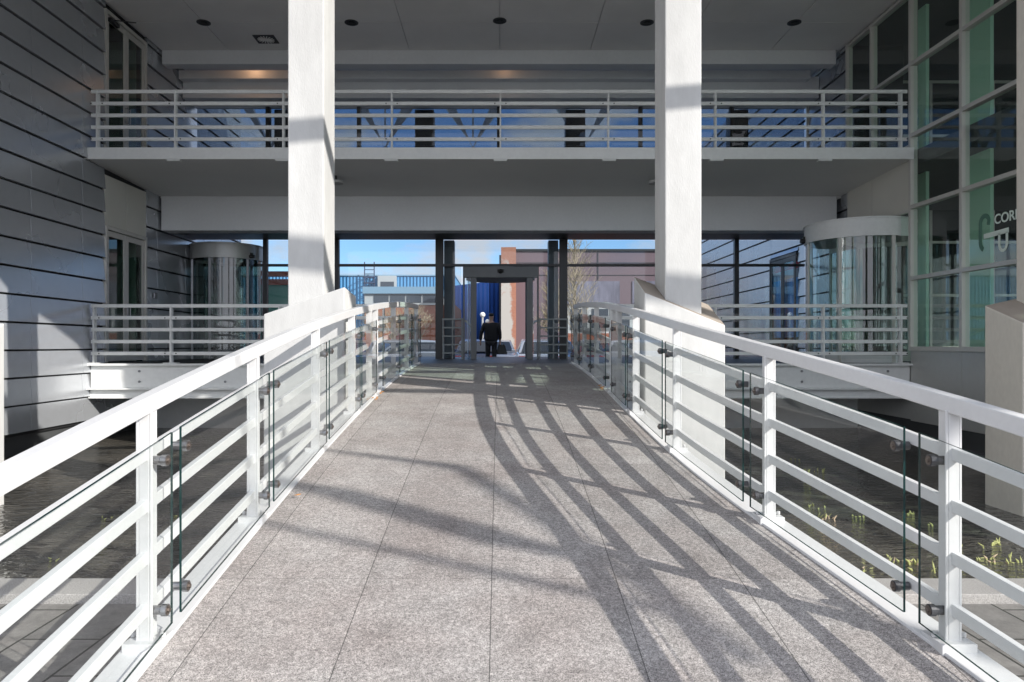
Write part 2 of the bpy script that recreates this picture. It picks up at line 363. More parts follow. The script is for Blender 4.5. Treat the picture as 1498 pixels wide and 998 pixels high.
# small abutment at the far end joins the deck
POSTS=[1.55,3.0,4.3,5.75,7.15,8.1,8.5,9.95,11.35,12.65]
RH=1.05; LEV=[.835,.62,.405,.19]
def railing(kf, sg, label):
    r=empty('bridge_railing',(kf(7)+sg*.08,7,zf(7)),label,'railing','railings along the footbridge')
    px=lambda Y: kf(Y)+sg*.075
    ys=[Y0+.2+(12.75-Y0-.2)*i/90 for i in range(91)]
    m=MB(); m.sweep([(px(Y),Y,zf(Y)+RH) for Y in ys],.062,.072); m.build('handrail','white_paint',r,bevel=.006)
    for lv in LEV:
        m=MB(); m.sweep([(px(Y),Y,zf(Y)+lv) for Y in ys],.03,.052); m.build('rail','white_paint',r,bevel=.003)
    for Y in POSTS:
        X=px(Y); m=MB(); z=zf(Y); m.box(X-.022,X+.022,Y-.035,Y+.035,z+.0,z+RH-.06); m.box(X-.034,X-.022,Y-.035,Y-.025,z,z+RH-.065); m.box(X+.022,X+.034,Y-.035,Y-.025,z,z+RH-.065)
        po=m.build('post','white_paint',r,bevel=.003)
        m=MB(); zz=z+.026; m.box(X-.072,X+.072,Y-.075,Y+.075,zz-.05,zz+.008)
        for a in(-1,1): m.cyl((X+a*.062,Y,zz+.01),(X+a*.062,Y,zz+.028),.011,n=6)
        m.build('base_plate','white_paint',po,bevel=.002)
    # glass panels inside the rails; each spans from just past one post to just past the next
    PG=[p for p in POSTS if p!=8.5]
    ends=[]
    for a,bq in zip([1.15]+PG, PG+[12.8]):
        if bq-a<.3: continue
        ya=a+.155 if a>1.2 else a; yb=bq+.07 if bq<12.7 else bq-.02
        if a==8.1: ya=8.63
        xa=kf(ya)+sg*.008; xb=kf(yb)+sg*.008; t=.005
        za,zb=zf(ya),zf(yb)
        m=MB(); B=.055; T=.87
        m.hexa([(xa-t,ya,za+B),(xa+t,ya,za+B),(xb+t,yb,zb+B),(xb-t,yb,zb+B)],[(xa-t,ya,za+T),(xa+t,ya,za+T),(xb+t,yb,zb+T),(xb-t,yb,zb+T)])
        # faces order: bottom, top, y0, x1, y1, x0
        m.mi=[1,1,1,0,1,0]
        gp=m.build('glass_panel',['glass_balustrade','glass_edge'],r)
        for (yy,zz) in ((ya+.04,.15),(ya+.04,.775),(yb-.075,.15),(yb-.075,.775)):
            xx=xa+(xb-xa)*(yy-ya)/(yb-ya); z=zf(yy)+zz; xo=px(yy)
            c=MB(); c.cyl((xx+sg*.008,yy,z),(xo-sg*.018,yy,z),.019,n=16)
            c.cyl((xx-sg*.018,yy,z),(xx+sg*.004,yy,z),.025,n=16); c.cyl((xx-sg*.021,yy,z),(xx-sg*.017,yy,z),.019,n=14,mi=1); c.cyl((xx-sg*.028,yy,z),(xx-sg*.020,yy,z),.010,n=6,mi=1)
            c.build('clamp',['steel' if sg<0 else 'dark_clamp','bronze'],gp)
pbr('dark_clamp',(.10,.10,.105),.35,metal=.6)
railing(kL,-1,'white five bar railing with glass panels along the left edge of the footbridge')
railing(kR,1,'white five bar railing with glass panels flaring out along the right edge of the footbridge')

# ------------------------------------------------------------------ balcony railings
def deck_rail(x0,x1,posts,zd,label,Y=12.97):
    r=empty('balcony_railing',((x0+x1)/2,Y,zd),label,'railing','thin white railings along the decks')
    for lv in (1.07,.855,.64,.425,.21):
        m=MB(); m.box(x0,x1,Y-.018,Y+.018,zd+lv-.062,zd+lv); m.build('rail','fascia_paint',r,bevel=.004)
    for X in posts:
        m=MB(); m.box(X-.014,X+.014,Y+.0195,Y+.075,zd,zd+1.065); m.box(X-.014,X+.014,Y-.03,Y-.0185,zd,zd+1.06)
        po=m.build('post','fascia_paint',r,bevel=.003)
        if zd<0:
            q=MB(); q.box(X-.12,X+.12,Y-.06,Y+.09,zd+.001,zd+.014); q.build('base_plate','fascia_paint',po)
        for lv in (.82,.18):
            for a in (-.10,.10):
                if x0<X+a<x1:
                    q=MB(); q.cyl((X+a,Y-.03,zd+lv),(X+a,Y+.0,zd+lv),.011,n=8); q.build('bolt','black_rubber',po)
    for a,b_ in zip(posts,posts[1:]):
        m=MB(); m.box(a+.06,b_-.06,Y+.045,Y+.057,zd+.08,zd+.90); m.build('glass_panel','glass_balustrade',r)
    return r
UP=[-7.27,-5.86,-3.91,-1.95,.012,1.963,3.90,5.85,7.25]
deck_rail(-7.38,7.36,UP,3.54,'pale five bar railing along the upper balcony across the facade')
deck_rail(-7.38,-1.56,[-7.33,-5.94,-3.98,-2.1],DZ,'pale five bar railing on the lower deck left of the footbridge')
deck_rail(1.46,7.36,[2.0,3.90,5.85,7.25],DZ,'pale five bar railing on the lower deck in front of the round glass door')

# ------------------------------------------------------------------ columns with sloping plinths
def column(c, plan, hts, top, label, mat='white_concrete', tmat='white_concrete'):
    """c=(x0,x1,y0,y1) shaft; plan=(x0,x1,y0,y1) plinth; hts=(front x0, front x1, back x1, back x0)"""
    r=empty('column',((c[0]+c[1])/2,(c[2]+c[3])/2,WZ-.1),label,'column','columns standing in the pool')
    x0,x1,y0,y1=plan; zb=WZ-.15
    m=MB(); m.hexa([(x0,y0,zb),(x1,y0,zb),(x1,y1,zb),(x0,y1,zb)],[(x0,y0,hts[0]),(x1,y0,hts[1]),(x1,y1,hts[2]),(x0,y1,hts[3])])
    m.mi=[0,1,0,0,0,0]
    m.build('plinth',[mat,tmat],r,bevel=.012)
    m=MB(); m.box(c[0],c[1],c[2],c[3],.05,6.41); m.build('shaft',mat,r,bevel=.012)
column((-2.14,-1.776,7.25,7.73),(-2.37,-1.555,7.2,7.77),(.31,.585,.53,.30),6.4,'white column on a sloping plinth just left of the footbridge')
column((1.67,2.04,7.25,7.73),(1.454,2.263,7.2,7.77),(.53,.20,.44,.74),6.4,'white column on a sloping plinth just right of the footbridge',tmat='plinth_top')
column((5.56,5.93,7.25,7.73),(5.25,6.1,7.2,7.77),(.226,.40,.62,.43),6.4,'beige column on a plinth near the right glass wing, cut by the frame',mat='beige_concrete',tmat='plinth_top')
column((-6.1,-5.7,7.25,7.73),(-6.2,-5.36,7.2,7.77),(.1,.0,.236,.3),6.4,'pale column plinth at the far left edge of the photo')

# ------------------------------------------------------------------ main building: roof, ceiling, decks, beams
ob=empty('office_building',(0,15,0),'pale office link building with an upper balcony spanning between both wings','building')
RE=[(-9.5,4.45),(2.4,4.45),(3.0,4.95),(3.6,5.25),(5.0,5.25),(6.0,4.6),(7.3,4.4),(16.5,4.25)]  # unseen front edge, notched to shape the sun patch on the left wall
m=MB()
for (a,ya),(c_,yc) in zip(RE,RE[1:]):
    if c_-a>.05: m.hexa([(a,ya,6.452),(c_,yc,6.452),(c_,17.5,6.452),(a,17.5,6.452)],[(a,ya,7.4),(c_,yc,7.4),(c_,17.5,7.4),(a,17.5,7.4)])
m.build('roof','beam_paint',ob)
m=MB(); xs=[XL+.01]+[1.965*k for k in range(-3,4)]+[XR-.01]; ys=[5.35,6.42,8.38,10.35,12.32,14.28,15.62]
g2=.006
for a,bq in zip(xs,xs[1:]):
    for c,d in zip(ys,ys[1:]): m.box(a+g2,bq-g2,c+g2,d-g2,6.42,6.445)
m.build('ceiling','ceiling_paint',ob,bevel=.002)
m=MB(); m.sweep([(a,b-.06,7.5) for a,b in RE[:7]],.1,1.1); m.build('fascia','fascia_paint',ob)
m=MB(); m.box(XL+.02,XR-.1,15.63,15.9,6.12,6.44); m.build('ceiling_beam','beam_paint',ob,bevel=.01)
m=MB(); m.box(XL+.02,XR-.3,16.45,16.7,6.11,6.30); m.box(XL,XR,16.7,17.5,5.75,6.25); m.build('ceiling_beam','beam_paint',ob,bevel=.008)
# upper deck
m=MB(); m.hexa([(XL-.1,12.90,3.345),(XR,12.90,3.345),(XR,15.62,3.24),(XL-.1,15.62,3.24)],[(XL-.1,12.90,3.52),(XR,12.90,3.52),(XR,15.62,3.52),(XL-.1,15.62,3.52)])
m.box(XL,XR,15.62,17.4,3.2,3.52); m.build('balcony_deck','soffit_paint',ob)
m=MB(); m.box(XL-.10,XR,12.865,12.898,3.335,3.545); m.box(XL-.1,XR,12.8985,13.06,3.522,3.54); m.build('balcony_fascia','fascia_paint',ob,bevel=.004)
for X in UP[1:-1]:
    m=MB(); m.box(X-.12,X+.12,12.88,12.98,3.31,3.334); m.build('bracket','fascia_paint',ob)
m=MB(); m.box(XL+.02,XR-.1,15.60,16.0,2.49,3.235); m.build('lower_beam','beam_paint',ob,bevel=.012)
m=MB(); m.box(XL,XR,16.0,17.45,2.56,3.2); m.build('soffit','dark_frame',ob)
# lower deck
m=MB(); m.box(XL,XR,13.03,20.4,DZ-.12,DZ); m.build('lower_deck','dark_floor',ob)
for x0,x1 in ((XL-.02,-1.5),(1.45,XR-.02)):
    m=MB(); m.box(x0,x1,12.86,13.02,DZ-.04,DZ-.002); m.box(x0+.02,x1-.01,12.95,12.97,DZ-.44,DZ-.04); m.box(x0,x1,12.83,13.02,DZ-.47,DZ-.44)
    m.box(x0+.02,x1-.02,12.93,12.96,DZ-.60,DZ-.47); m.box(x0,x1,12.90,13.02,DZ-.63,DZ-.60)
    bm_=m.build('deck_beam','fascia_paint',ob,bevel=.004)
    n=int((x1-x0)/1.95)
    for k in range(n+1):
        X=x0+.9+1.55*k
        if X<x1-.1:
            for zz in (-.14,-.33):
                q=MB(); q.cyl((X,12.935,DZ+zz),(X,12.955,DZ+zz),.022,n=8); q.build('bolt','steel',bm_)
m=MB(); m.box(XL,XR,14.9,15.4,WZ-.2,DZ-.13); m.build('basement_wall','fascia_paint',ob)

# downlights and vent
def downlight(X,Y,Z,label,mat='steel',grp='round recessed downlights in the ceiling'):
    r=empty('downlight',(X,Y,Z),label,'downlight',grp)
    m=MB(); m.ring(X,Y,Z-.012,Z+.0,.10,.135,n=28); m.build('rim','dark_frame' if mat!='white' else 'trim_white',r)
    m=MB(); m.cyl((X,Y,Z-.004),(X,Y,Z-.001),.10,n=24); m.cyl((X,Y,Z-.02),(X,Y,Z-.004),.05,.07,n=16); m.build('lens','black_rubber' if mat!='white' else 'lamp_clear',r)
LBL=['leftmost round black downlight in the ceiling','second round downlight from the left, beside the left column','round downlight in the middle of the ceiling','second round downlight from the right, beside the right column','rightmost round black downlight near the glass wing']
for X,l in zip((-5.89,-2.95,0,2.93,5.86),LBL): downlight(X,14.28 if abs(X)>.1 else 14.2,6.42,l)
for X,l in ((-3.2,'small white lamp under the balcony by the left column'),(3.06,'small white lamp under the balcony by the right column')):
    r=empty('balcony_lamp',(X,14.0,3.3),l,'ceiling lamp','small lamps under the balcony')
    m=MB(); m.cyl((X,14,3.15),(X,14,3.20),.15,n=24); m.build('shade','trim_white',r)
    m=MB(); m.cyl((X,14,3.20),(X,14,3.31),.03,n=10); m.build('stem','dark_frame',r)
r=empty('ceiling_vent',(-4.9,15.05,6.42),'square air vent with a radial grille in the ceiling','vent')
m=MB(); m.box(-5.12,-4.68,14.85,15.25,6.405,6.419); m.build('frame','interior_dark',r)
m=MB()
for k in range(16):
    a=2*PI*k/16; m.cyl((-4.9+.05*math.cos(a),15.05+.05*math.sin(a),6.40),(-4.9+.17*math.cos(a),15.05+.17*math.sin(a),6.40),.010,n=5)
m.cyl((-4.9,15.05,6.392),(-4.9,15.05,6.404),.05,n=12); m.build('grille','ceiling_paint',r)
# two warm lit spots beside the second beam
for X,l in ((-5.6,'warm lit spot lamp behind the left end of the ceiling beam'),(.12,'warm lit spot lamp behind the middle of the ceiling beam')):
    r=empty('spot_lamp',(X,16.2,6.43),l,'spot lamp','warm spot lamps above the balcony')
    m=MB(); m.cyl((X,16.2,6.36),(X,16.2,6.44),.05,n=12); m.build('housing','dark_frame',r)
    ld=bpy.data.lights.new('spot_light','POINT'); ld.energy=1.6 if X<0 else .5; ld.color=(1,.55,.28); ld.shadow_soft_size=.05
    lo=bpy.data.objects.new('spot_light',ld); COL.objects.link(lo); lo.parent=r; lo.location=(0,0,-.13)

# ------------------------------------------------------------------ left wing
lw=empty('office_wing',(XL-1,12,GZ),'left office wing clad in overlapping grey metal panels','building')
def cladding(x, sg, y0, y1, zlo, zhi, parent, mat='cladding'):
    """bands .427 high stepping out at the bottom; sg = +1 when the face looks to +X"""
    m=MB(); z=-1.36
    while z<zhi-.02:
        a,bq=max(z,zlo),min(z+.427,zhi)
        if bq-a>.05:
            yb=[y0]; 
            k=math.ceil((y0-12.72+.001)/1.39)
            while 12.72+1.39*k<y1-.02:
                if 12.72+1.39*k>y0+.02: yb.append(12.72+1.39*k)
                k+=1
            yb.append(y1)
            for c,d in zip(yb,yb[1:]):
                c2,d2=c+.002,d-.002; o0=x+sg*.0; o1=x+sg*.032; i=x-sg*.03
                m.hexa([(i,c2,a+.014),(o1,c2,a+.014),(o1,d2,a+.014),(i,d2,a+.014)],[(i,c2,bq-.014),(o0,c2,bq-.014),(o0,d2,bq-.014),(i,d2,bq-.014)])
        z+=.427
    return m.build('cladding',mat,parent,bevel=.003)
DY0,DY1=13.45,15.02
cladding(XL-.03,1,3.3,DY0,-1.36,7.4,lw); cladding(XL-.03,1,DY1,20.5,-1.36,7.4,lw)
cladding(XL-.03,1,DY0,DY1,-1.36,DZ-.13,lw)
m=MB(); m.box(-9.5,XL-.061,3.3,DY0,-1.4,7.4); m.box(-9.5,XL-.061,DY1,20.5,-1.4,7.4)
m.box(-9.5,XL-.061,DY0,DY1,-1.4,DZ); m.box(-9.5,XL-.061,DY0,DY1,2.26,3.54); m.box(-9.5,XL-.061,DY0,DY1,6.33,7.4); m.box(-9.5,-9.0,DY0,DY1,DZ,6.33)
m.build('wall','seam_dark',lw)
m=MB(); m.box(-8.99,-8.9,DY0+.01,DY1-.01,DZ,2.25); m.box(-8.99,-8.9,DY0+.01,DY1-.01,3.55,6.32); m.box(-8.9,-7.6,DY1-.04,DY1-.01,DZ,2.25); m.box(-8.9,-7.6,DY1-.04,DY1-.01,3.55,6.32); m.build('inner_wall','interior_white',lw)
m=MB(); m.box(XL-.06,XL-.02,DY0,(DY0+DY1)/2-.006,2.262,3.20); m.box(XL-.06,XL-.02,(DY0+DY1)/2+.006,DY1,2.262,3.20); m.build('door_panel','beige_panel',lw,bevel=.004)
m=MB(); m.box(-9.4,XL-.12,3.3,20.5,GZ-.3,-1.4); m.build('base_wall','interior_dark',lw)
def double_door(x, sg, y0, y1, z0, z1, parent, gm='glass_dark', fm='pale_frame', closer=False):
    xo=x+sg*.03; m=MB()
    m.box(x-.05,xo,y0,y0+.06,z0,z1); m.box(x-.05,xo,y1-.06,y1,z0,z1); m.box(x-.05,xo,y0+.0605,y1-.0605,z1-.07,z1)
    d=m.build('door_frame',fm,parent,bevel=.004)
    ym=(y0+y1)/2
    for a,bq in ((y0+.065,ym-.004),(ym+.004,y1-.065)):
        l=MB(); x2=x-.01+sg*.005
        l.box(x-.04,x2,a,a+.09,z0+.02,z1-.08); l.box(x-.04,x2,bq-.09,bq,z0+.02,z1-.08); l.box(x-.04,x2,a+.0905,bq-.0905,z1-.19,z1-.08); l.box(x-.04,x2,a+.0905,bq-.0905,z0+.02,z0+.2)
        lf=l.build('door',fm,parent,bevel=.003)
        q=MB(); q.box(x-.028,x-.018,a+.091,bq-.091,z0+.201,z1-.191); q.build('pane',gm,lf)
        q=MB(); hy=(bq-.045) if a<ym-.1 else (a+.045); q.cyl((x+sg*.05,hy,z0+.85),(x+sg*.05,hy,z0+1.15),.012,n=8); q.cyl((x,hy,z0+.87),(x+sg*.05,hy,z0+.87),.008,n=6); q.cyl((x,hy,z0+1.13),(x+sg*.05,hy,z0+1.13),.008,n=6); q.build('handle','steel',lf)
    if closer:
        q=MB(); q.box(x,x+.06,y0+.1,y0+.42,z1-.2,z1-.13); q.cyl((x+.04,y0+.25,z1-.12),(x+.36,y0+.45,z1-.08),.011,n=6); q.build('door_closer','dark_frame',d)
    return d
double_door(XL-.02,1,DY0,DY1,DZ,2.25,lw)
double_door(XL-.02,1,DY0,DY1,3.54,6.32,lw,closer=True)
m=MB(); m.box(XL,XL+.03,15.3,15.42,1.0,1.12); m.build('door_buzzer','steel',lw,bevel=.004)
m=MB(); m.box(XL,XL+.035,16.0,16.12,.35,.62); m.build('entry_panel','steel',lw,bevel=.004)

# ------------------------------------------------------------------ right wing (see-through glass corner)
rw=empty('glass_office_wing',(XR+3,9,GZ),'right office wing with green glass curtain wall','building')
MY=[4.35,5.78,7.21,8.64,10.07,11.50,12.93]; TZ=[-.06,1.2,2.48,3.77,5.05,6.36]
m=MB()
for Y in MY: m.box(XR-.05,XR+.08,Y-.035,Y+.035,-.10,6.40)
for Y in (14.3,15.3): m.box(XR-.049,XR+.08,Y-.03,Y+.03,3.54,6.40)
for z in TZ:
    m.box(XR-.048,XR+.07,4.35,12.93,z-.035,z+.035)
for z in (5.05,6.36): m.box(XR-.048,XR+.07,12.93,15.3,z-.03,z+.03)
m.box(XR-.047,XR+.07,12.93,15.3,3.56,3.62)
m.build('curtain_wall_frame','pale_frame',rw,bevel=.003)
m=MB()
for X in (7.43,8.9,10.4,11.9,13.4,14.9,16.4): m.box(X-.03,X+.03,4.30,4.37,-.1,6.4); m.box(X-.03,X+.03,17.3,17.37,-.1,6.4)
for z in TZ: m.box(7.5,16.4,4.305,4.365,z-.03,z+.03); m.box(7.5,16.4,17.305,17.365,z-.03,z+.03)
for Y in MY+[14.3,15.8,17.3]: m.box(16.37,16.45,Y-.03,Y+.03,-.1,6.4)
for z in TZ: m.box(16.372,16.44,4.35,17.3,z-.03,z+.03)
m.build('rear_frame','pale_frame',rw)
for y0,y1 in zip(MY,MY[1:]):
    for z0,z1 in zip(TZ,TZ[1:]):
        m=MB(); m.box(XR+.01,XR+.022,y0+.036,y1-.036,z0+.036,z1-.036); m.build('pane','glass_green',rw)
for y0,y1,z0,z1 in ((12.97,14.27,3.62,5.02),(14.33,15.27,3.62,5.02),(12.97,14.27,5.08,6.33),(14.33,15.27,5.08,6.33)):
    m=MB(); m.box(XR+.01,XR+.022,y0,y1,z0,z1); m.build('pane','glass_green',rw)
m=MB(); m.box(7.5,16.4,4.33,4.342,-.1,6.4); m.box(16.4,16.412,4.35,17.3,-.1,6.4); m.box(7.6,16.4,17.33,17.342,-.1,6.4); m.build('rear_glazing','glass_green',rw)
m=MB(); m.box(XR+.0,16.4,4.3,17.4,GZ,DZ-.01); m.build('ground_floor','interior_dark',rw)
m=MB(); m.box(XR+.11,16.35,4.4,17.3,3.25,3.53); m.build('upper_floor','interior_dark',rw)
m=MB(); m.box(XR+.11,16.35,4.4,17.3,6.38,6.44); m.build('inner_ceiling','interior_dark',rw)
for X,Y,wd,t_ in ((8.0,13.55,.26,.03),(8.12,12.1,.52,.03),(8.1,10.2,.5,.03),(8.3,7.2,.3,.15),(12.2,11.75,.3,.15),(12.2,7.0,.3,.15)):
    m=MB(); m.box(X-t_,X+t_,Y-wd/2,Y+wd/2,DZ,3.25); m.box(X-t_,X+t_,Y-wd/2,Y+wd/2,3.53,6.38); m.build('inner_column','inner_green',rw)
# flat panels below the glass
m=MB(); ym=[4.3,4.35,5.78,7.21,8.64,10.07,11.5,12.93]
for a,bq in zip(ym,ym[1:]): m.box(XR-.03,XR-.005,a+.004,bq-.004,-1.36,-.105)
m.build('base_panel','cladding_grey',rw,bevel=.003)
m=MB(); m.box(XR-.06,XR+.02,4.3,12.93,-.1045,-.0955+.0); m.build('sill','pale_frame',rw)
m=MB(); m.box(XR-.004,XR+.1,4.3,15.4,-1.34,-.35); m.build('base_backing','cladding_grey',rw)
m=MB()
for a,bq in ((12.97,14.28),(14.295,15.3)): m.box(XR-.02,XR+.04,a,bq,2.45,3.335-.035*(a-12.97))
m.build('spandrel_panel','beige_panel',rw,bevel=.003)
m=MB(); m.box(XR-.03,XR+.05,12.97,15.3,2.41,2.447); m.build('spandrel_trim','pale_frame',rw)
m=MB(); m.box(XR-.02,XR+.1,12.94,13.25,DZ,2.4); m.build('side_pane','glass_green',rw)
cladding(XR+.03,-1,15.3,17.5,DZ,7.4,rw); cladding(XR+.03,-1,17.5,17.9,DZ,7.4,rw,); cladding(XR+.03,-1,19.75,28,-1.36,7.4,rw)
cladding(XR+.03,-1,17.9,19.75,2.35,7.4,rw)
m=MB(); m.box(XR+.061,8.6,15.3,17.9,-1.4,7.4); m.box(XR+.061,8.6,19.75,28,-1.4,7.4); m.box(XR+.061,8.6,17.9,19.75,2.3,7.4); m.box(8.4,8.6,17.9,19.75,-1.4,2.3); m.box(8.61,16.4,17.4,28,-1.4,7.4)
m.build('wall','seam_dark',rw)
double_door(XR+.02,-1,17.95,19.7,DZ,2.33,rw,gm='glass_clear',fm='dark_frame')
r=empty('reflection_panel',(7.51,18.8,0),'blue, white and red bands painted as mirrored colours behind the glass side door','reflection')  # coloured boxes paint the reflection in the door glass
m=MB(); m.box(7.50,7.52,18.0,19.65,.2,1.72); m.build('blue_band','reflected_blue',r)
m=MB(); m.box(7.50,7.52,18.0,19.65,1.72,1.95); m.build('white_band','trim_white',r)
m=MB(); m.box(7.50,7.52,18.0,19.65,1.95,2.12); m.build('red_band','reflected_red',r)

# lettering on the right glass
def text_mesh(body, size, name, mat, loc, ext=.002, parent=None):
    cu=bpy.data.curves.new(name,'FONT'); cu.body=body; cu.size=size; cu.extrude=ext; cu.offset=size*.018
    o=bpy.data.objects.new(name,cu); COL.objects.link(o)
    dg=bpy.context.evaluated_depsgraph_get(); dg.update(); me=bpy.data.meshes.new_from_object(o.evaluated_get(dg)); bpy.data.objects.remove(o)
    me.materials.clear(); me.materials.append(MAT[mat])
    n=bpy.data.objects.new(name,me); COL.objects.link(n); n.location=Vector(loc)-(wloc(parent) if parent else Vector()); n.rotation_euler=(PI/2,0,-PI/2); n.parent=parent
    return n
sg_=empty('window_lettering',(XR-.0,10.6,1.9),'pale green lettering and logo stuck on the right glass wall','lettering')
LX=XR+.003
t=text_mesh('CORP',.205,'lettering','letter',(LX,10.79,1.815),parent=sg_)
t.rotation_euler=(PI/2,0,-PI/2)
def strip(pts,w,name,mat):
    m=MB()
    # flat strip on the glass; pts are (Y, z)
    vs=[]
    for i,(y,z) in enumerate(pts):
        a=pts[max(i-1,0)]; b_=pts[min(i+1,len(pts)-1)]; dy,dz=b_[0]-a[0],b_[1]-a[1]; L_=math.hypot(dy,dz) or 1; ny,nz=-dz/L_*w/2,dy/L_*w/2
        vs+=[(LX-.002,y+ny,z+nz),(LX-.002,y-ny,z-nz),(LX+.002,y-ny,z-nz),(LX+.002,y+ny,z+nz)]
    fs=[]
    for i in range(len(pts)-1):
        for k in range(4): fs.append((i*4+k,i*4+(k+1)%4,(i+1)*4+(k+1)%4,(i+1)*4+k))
    m.add(vs,fs); m.build(name,mat,sg_)
cy,cz=11.0,1.67
arc=lambda a0,a1,cy,cz,ry,rz: [(cy-ry*math.cos(math.radians(a0+(a1-a0)*i/14)),cz+rz*math.sin(math.radians(a0+(a1-a0)*i/14))) for i in range(15)]
strip([(10.92,1.83)]+arc(20,180,11.0,1.87,.10,.11)+[(11.1,1.6)]+arc(180,250,11.0,1.6,.10,.14),.07,'letter_mark','letter_dark')
strip([(11.02,1.665),(10.48,1.685)],.075,'letter_mark','letter')
strip([(10.68,1.66),(10.68,1.52)]+arc(180,360,10.60,1.50,.08,.10)+[(10.52,1.66)],.045,'letter_mark','letter')

# ------------------------------------------------------------------ glazed walls
def glazed(name,label,z0,z1,mull,cols,trans,gm,Y=17.36,gap=None,thick=.05):
    r=empty(name,(0,Y,z0),label,'glazed wall','glazed rear walls')
    xs=sorted([XL+.02]+mull+[XR-.02])
    m=MB()
    for X in mull:
        t_=.095 if abs(X)<1.6 and abs(X)>1 else thick
        m.box(X-t_,X+t_,Y-.06,Y+.06,z0,z1)
    for z in trans:
        for a,bq in zip(xs,xs[1:]):
            m.box(a+thick+.001,bq-thick-.001,Y-.045,Y+.045,z-.03,z+.03)
    m.build('frame','dark_frame',r)
    for X,w_ in cols:
        m=MB(); m.box(X-w_/2,X+w_/2,Y+.15,Y+.5,z0,z1); m.build('post','grey_column',r,bevel=.01)
    zs=sorted([z0]+trans+[z1])
    for a,bq in zip(xs,xs[1:]):
        for c,d in zip(zs,zs[1:]):
            if gap and a<gap[0] and bq>gap[1] and c<gap[2]-.05:
                m=MB(); m.box(a+thick,gap[0],Y-.006,Y+.006,c+.03,d-.03); m.build('pane',gm,r)
                m=MB(); m.box(gap[1],bq-thick,Y-.006,Y+.006,c+.03,d-.03); m.build('pane',gm,r)
                continue
            m=MB(); m.box(a+thick,bq-thick,Y-.006,Y+.006,c+.03,d-.03); m.build('pane',gm,r)
    return r
gw=glazed('glazed_wall','dark framed ground floor glass wall around the middle revolving door',DZ,2.56,[-5.66,-3.93,-1.455,1.54,3.92,5.72],[(-1.235,.25),(1.31,.24)],[1.93],'glass_clear',gap=(-.93,.97,1.93))
m=MB(); m.box(-.93,.97,17.31,17.41,1.905,1.955); 
m=MB(); m.box(-1.40,-1.05,17.28,17.29,-.2,1.0)
gu=glazed('upper_glazed_wall','blue tinted upper floor glass wall behind the balcony railing',3.54,5.75,[-5.6,-3.4,-.02,3.4,5.6],[(-1.84,.46),(1.85,.48),(5.85,.44),(-5.2,.6)],[],'glass_blue',thick=.045)
# white V braces outside the upper glazing
for X,l in ((-3.0,'left white V shaped steel brace behind the upper glass wall'),(-.7,'middle white V shaped steel brace behind the upper glass wall'),(2.2,'right white V shaped steel brace behind the upper glass wall'),(-6.0,'small V shaped steel brace at the left end of the upper glass wall')):
    r=empty('v_brace',(X,18.8,4.2),l,'brace','V shaped steel braces outside the upper windows')
    for s in (-1,1):
        m=MB(); m.add([(X,18.7,5.15),(X+s*.10,18.7,5.35),(X+s*1.0,18.7,6.6),(X+s*.62,18.7,6.6),(X,18.9,5.15),(X+s*.10,18.9,5.35),(X+s*1.0,18.9,6.6),(X+s*.62,18.9,6.6)],[(0,1,2,3),(7,6,5,4),(0,1,5,4),(1,2,6,5),(2,3,7,6),(3,0,4,7)]); m.build('arm','white_paint',r,bevel=.01)
    m=MB(); m.cyl((X,18.8,3.5),(X,18.8,5.2),.025,n=8); m.cyl((X,18.8,5.4),(X,18.8,6.6),.025,n=8); m.build('rod','white_paint',r)

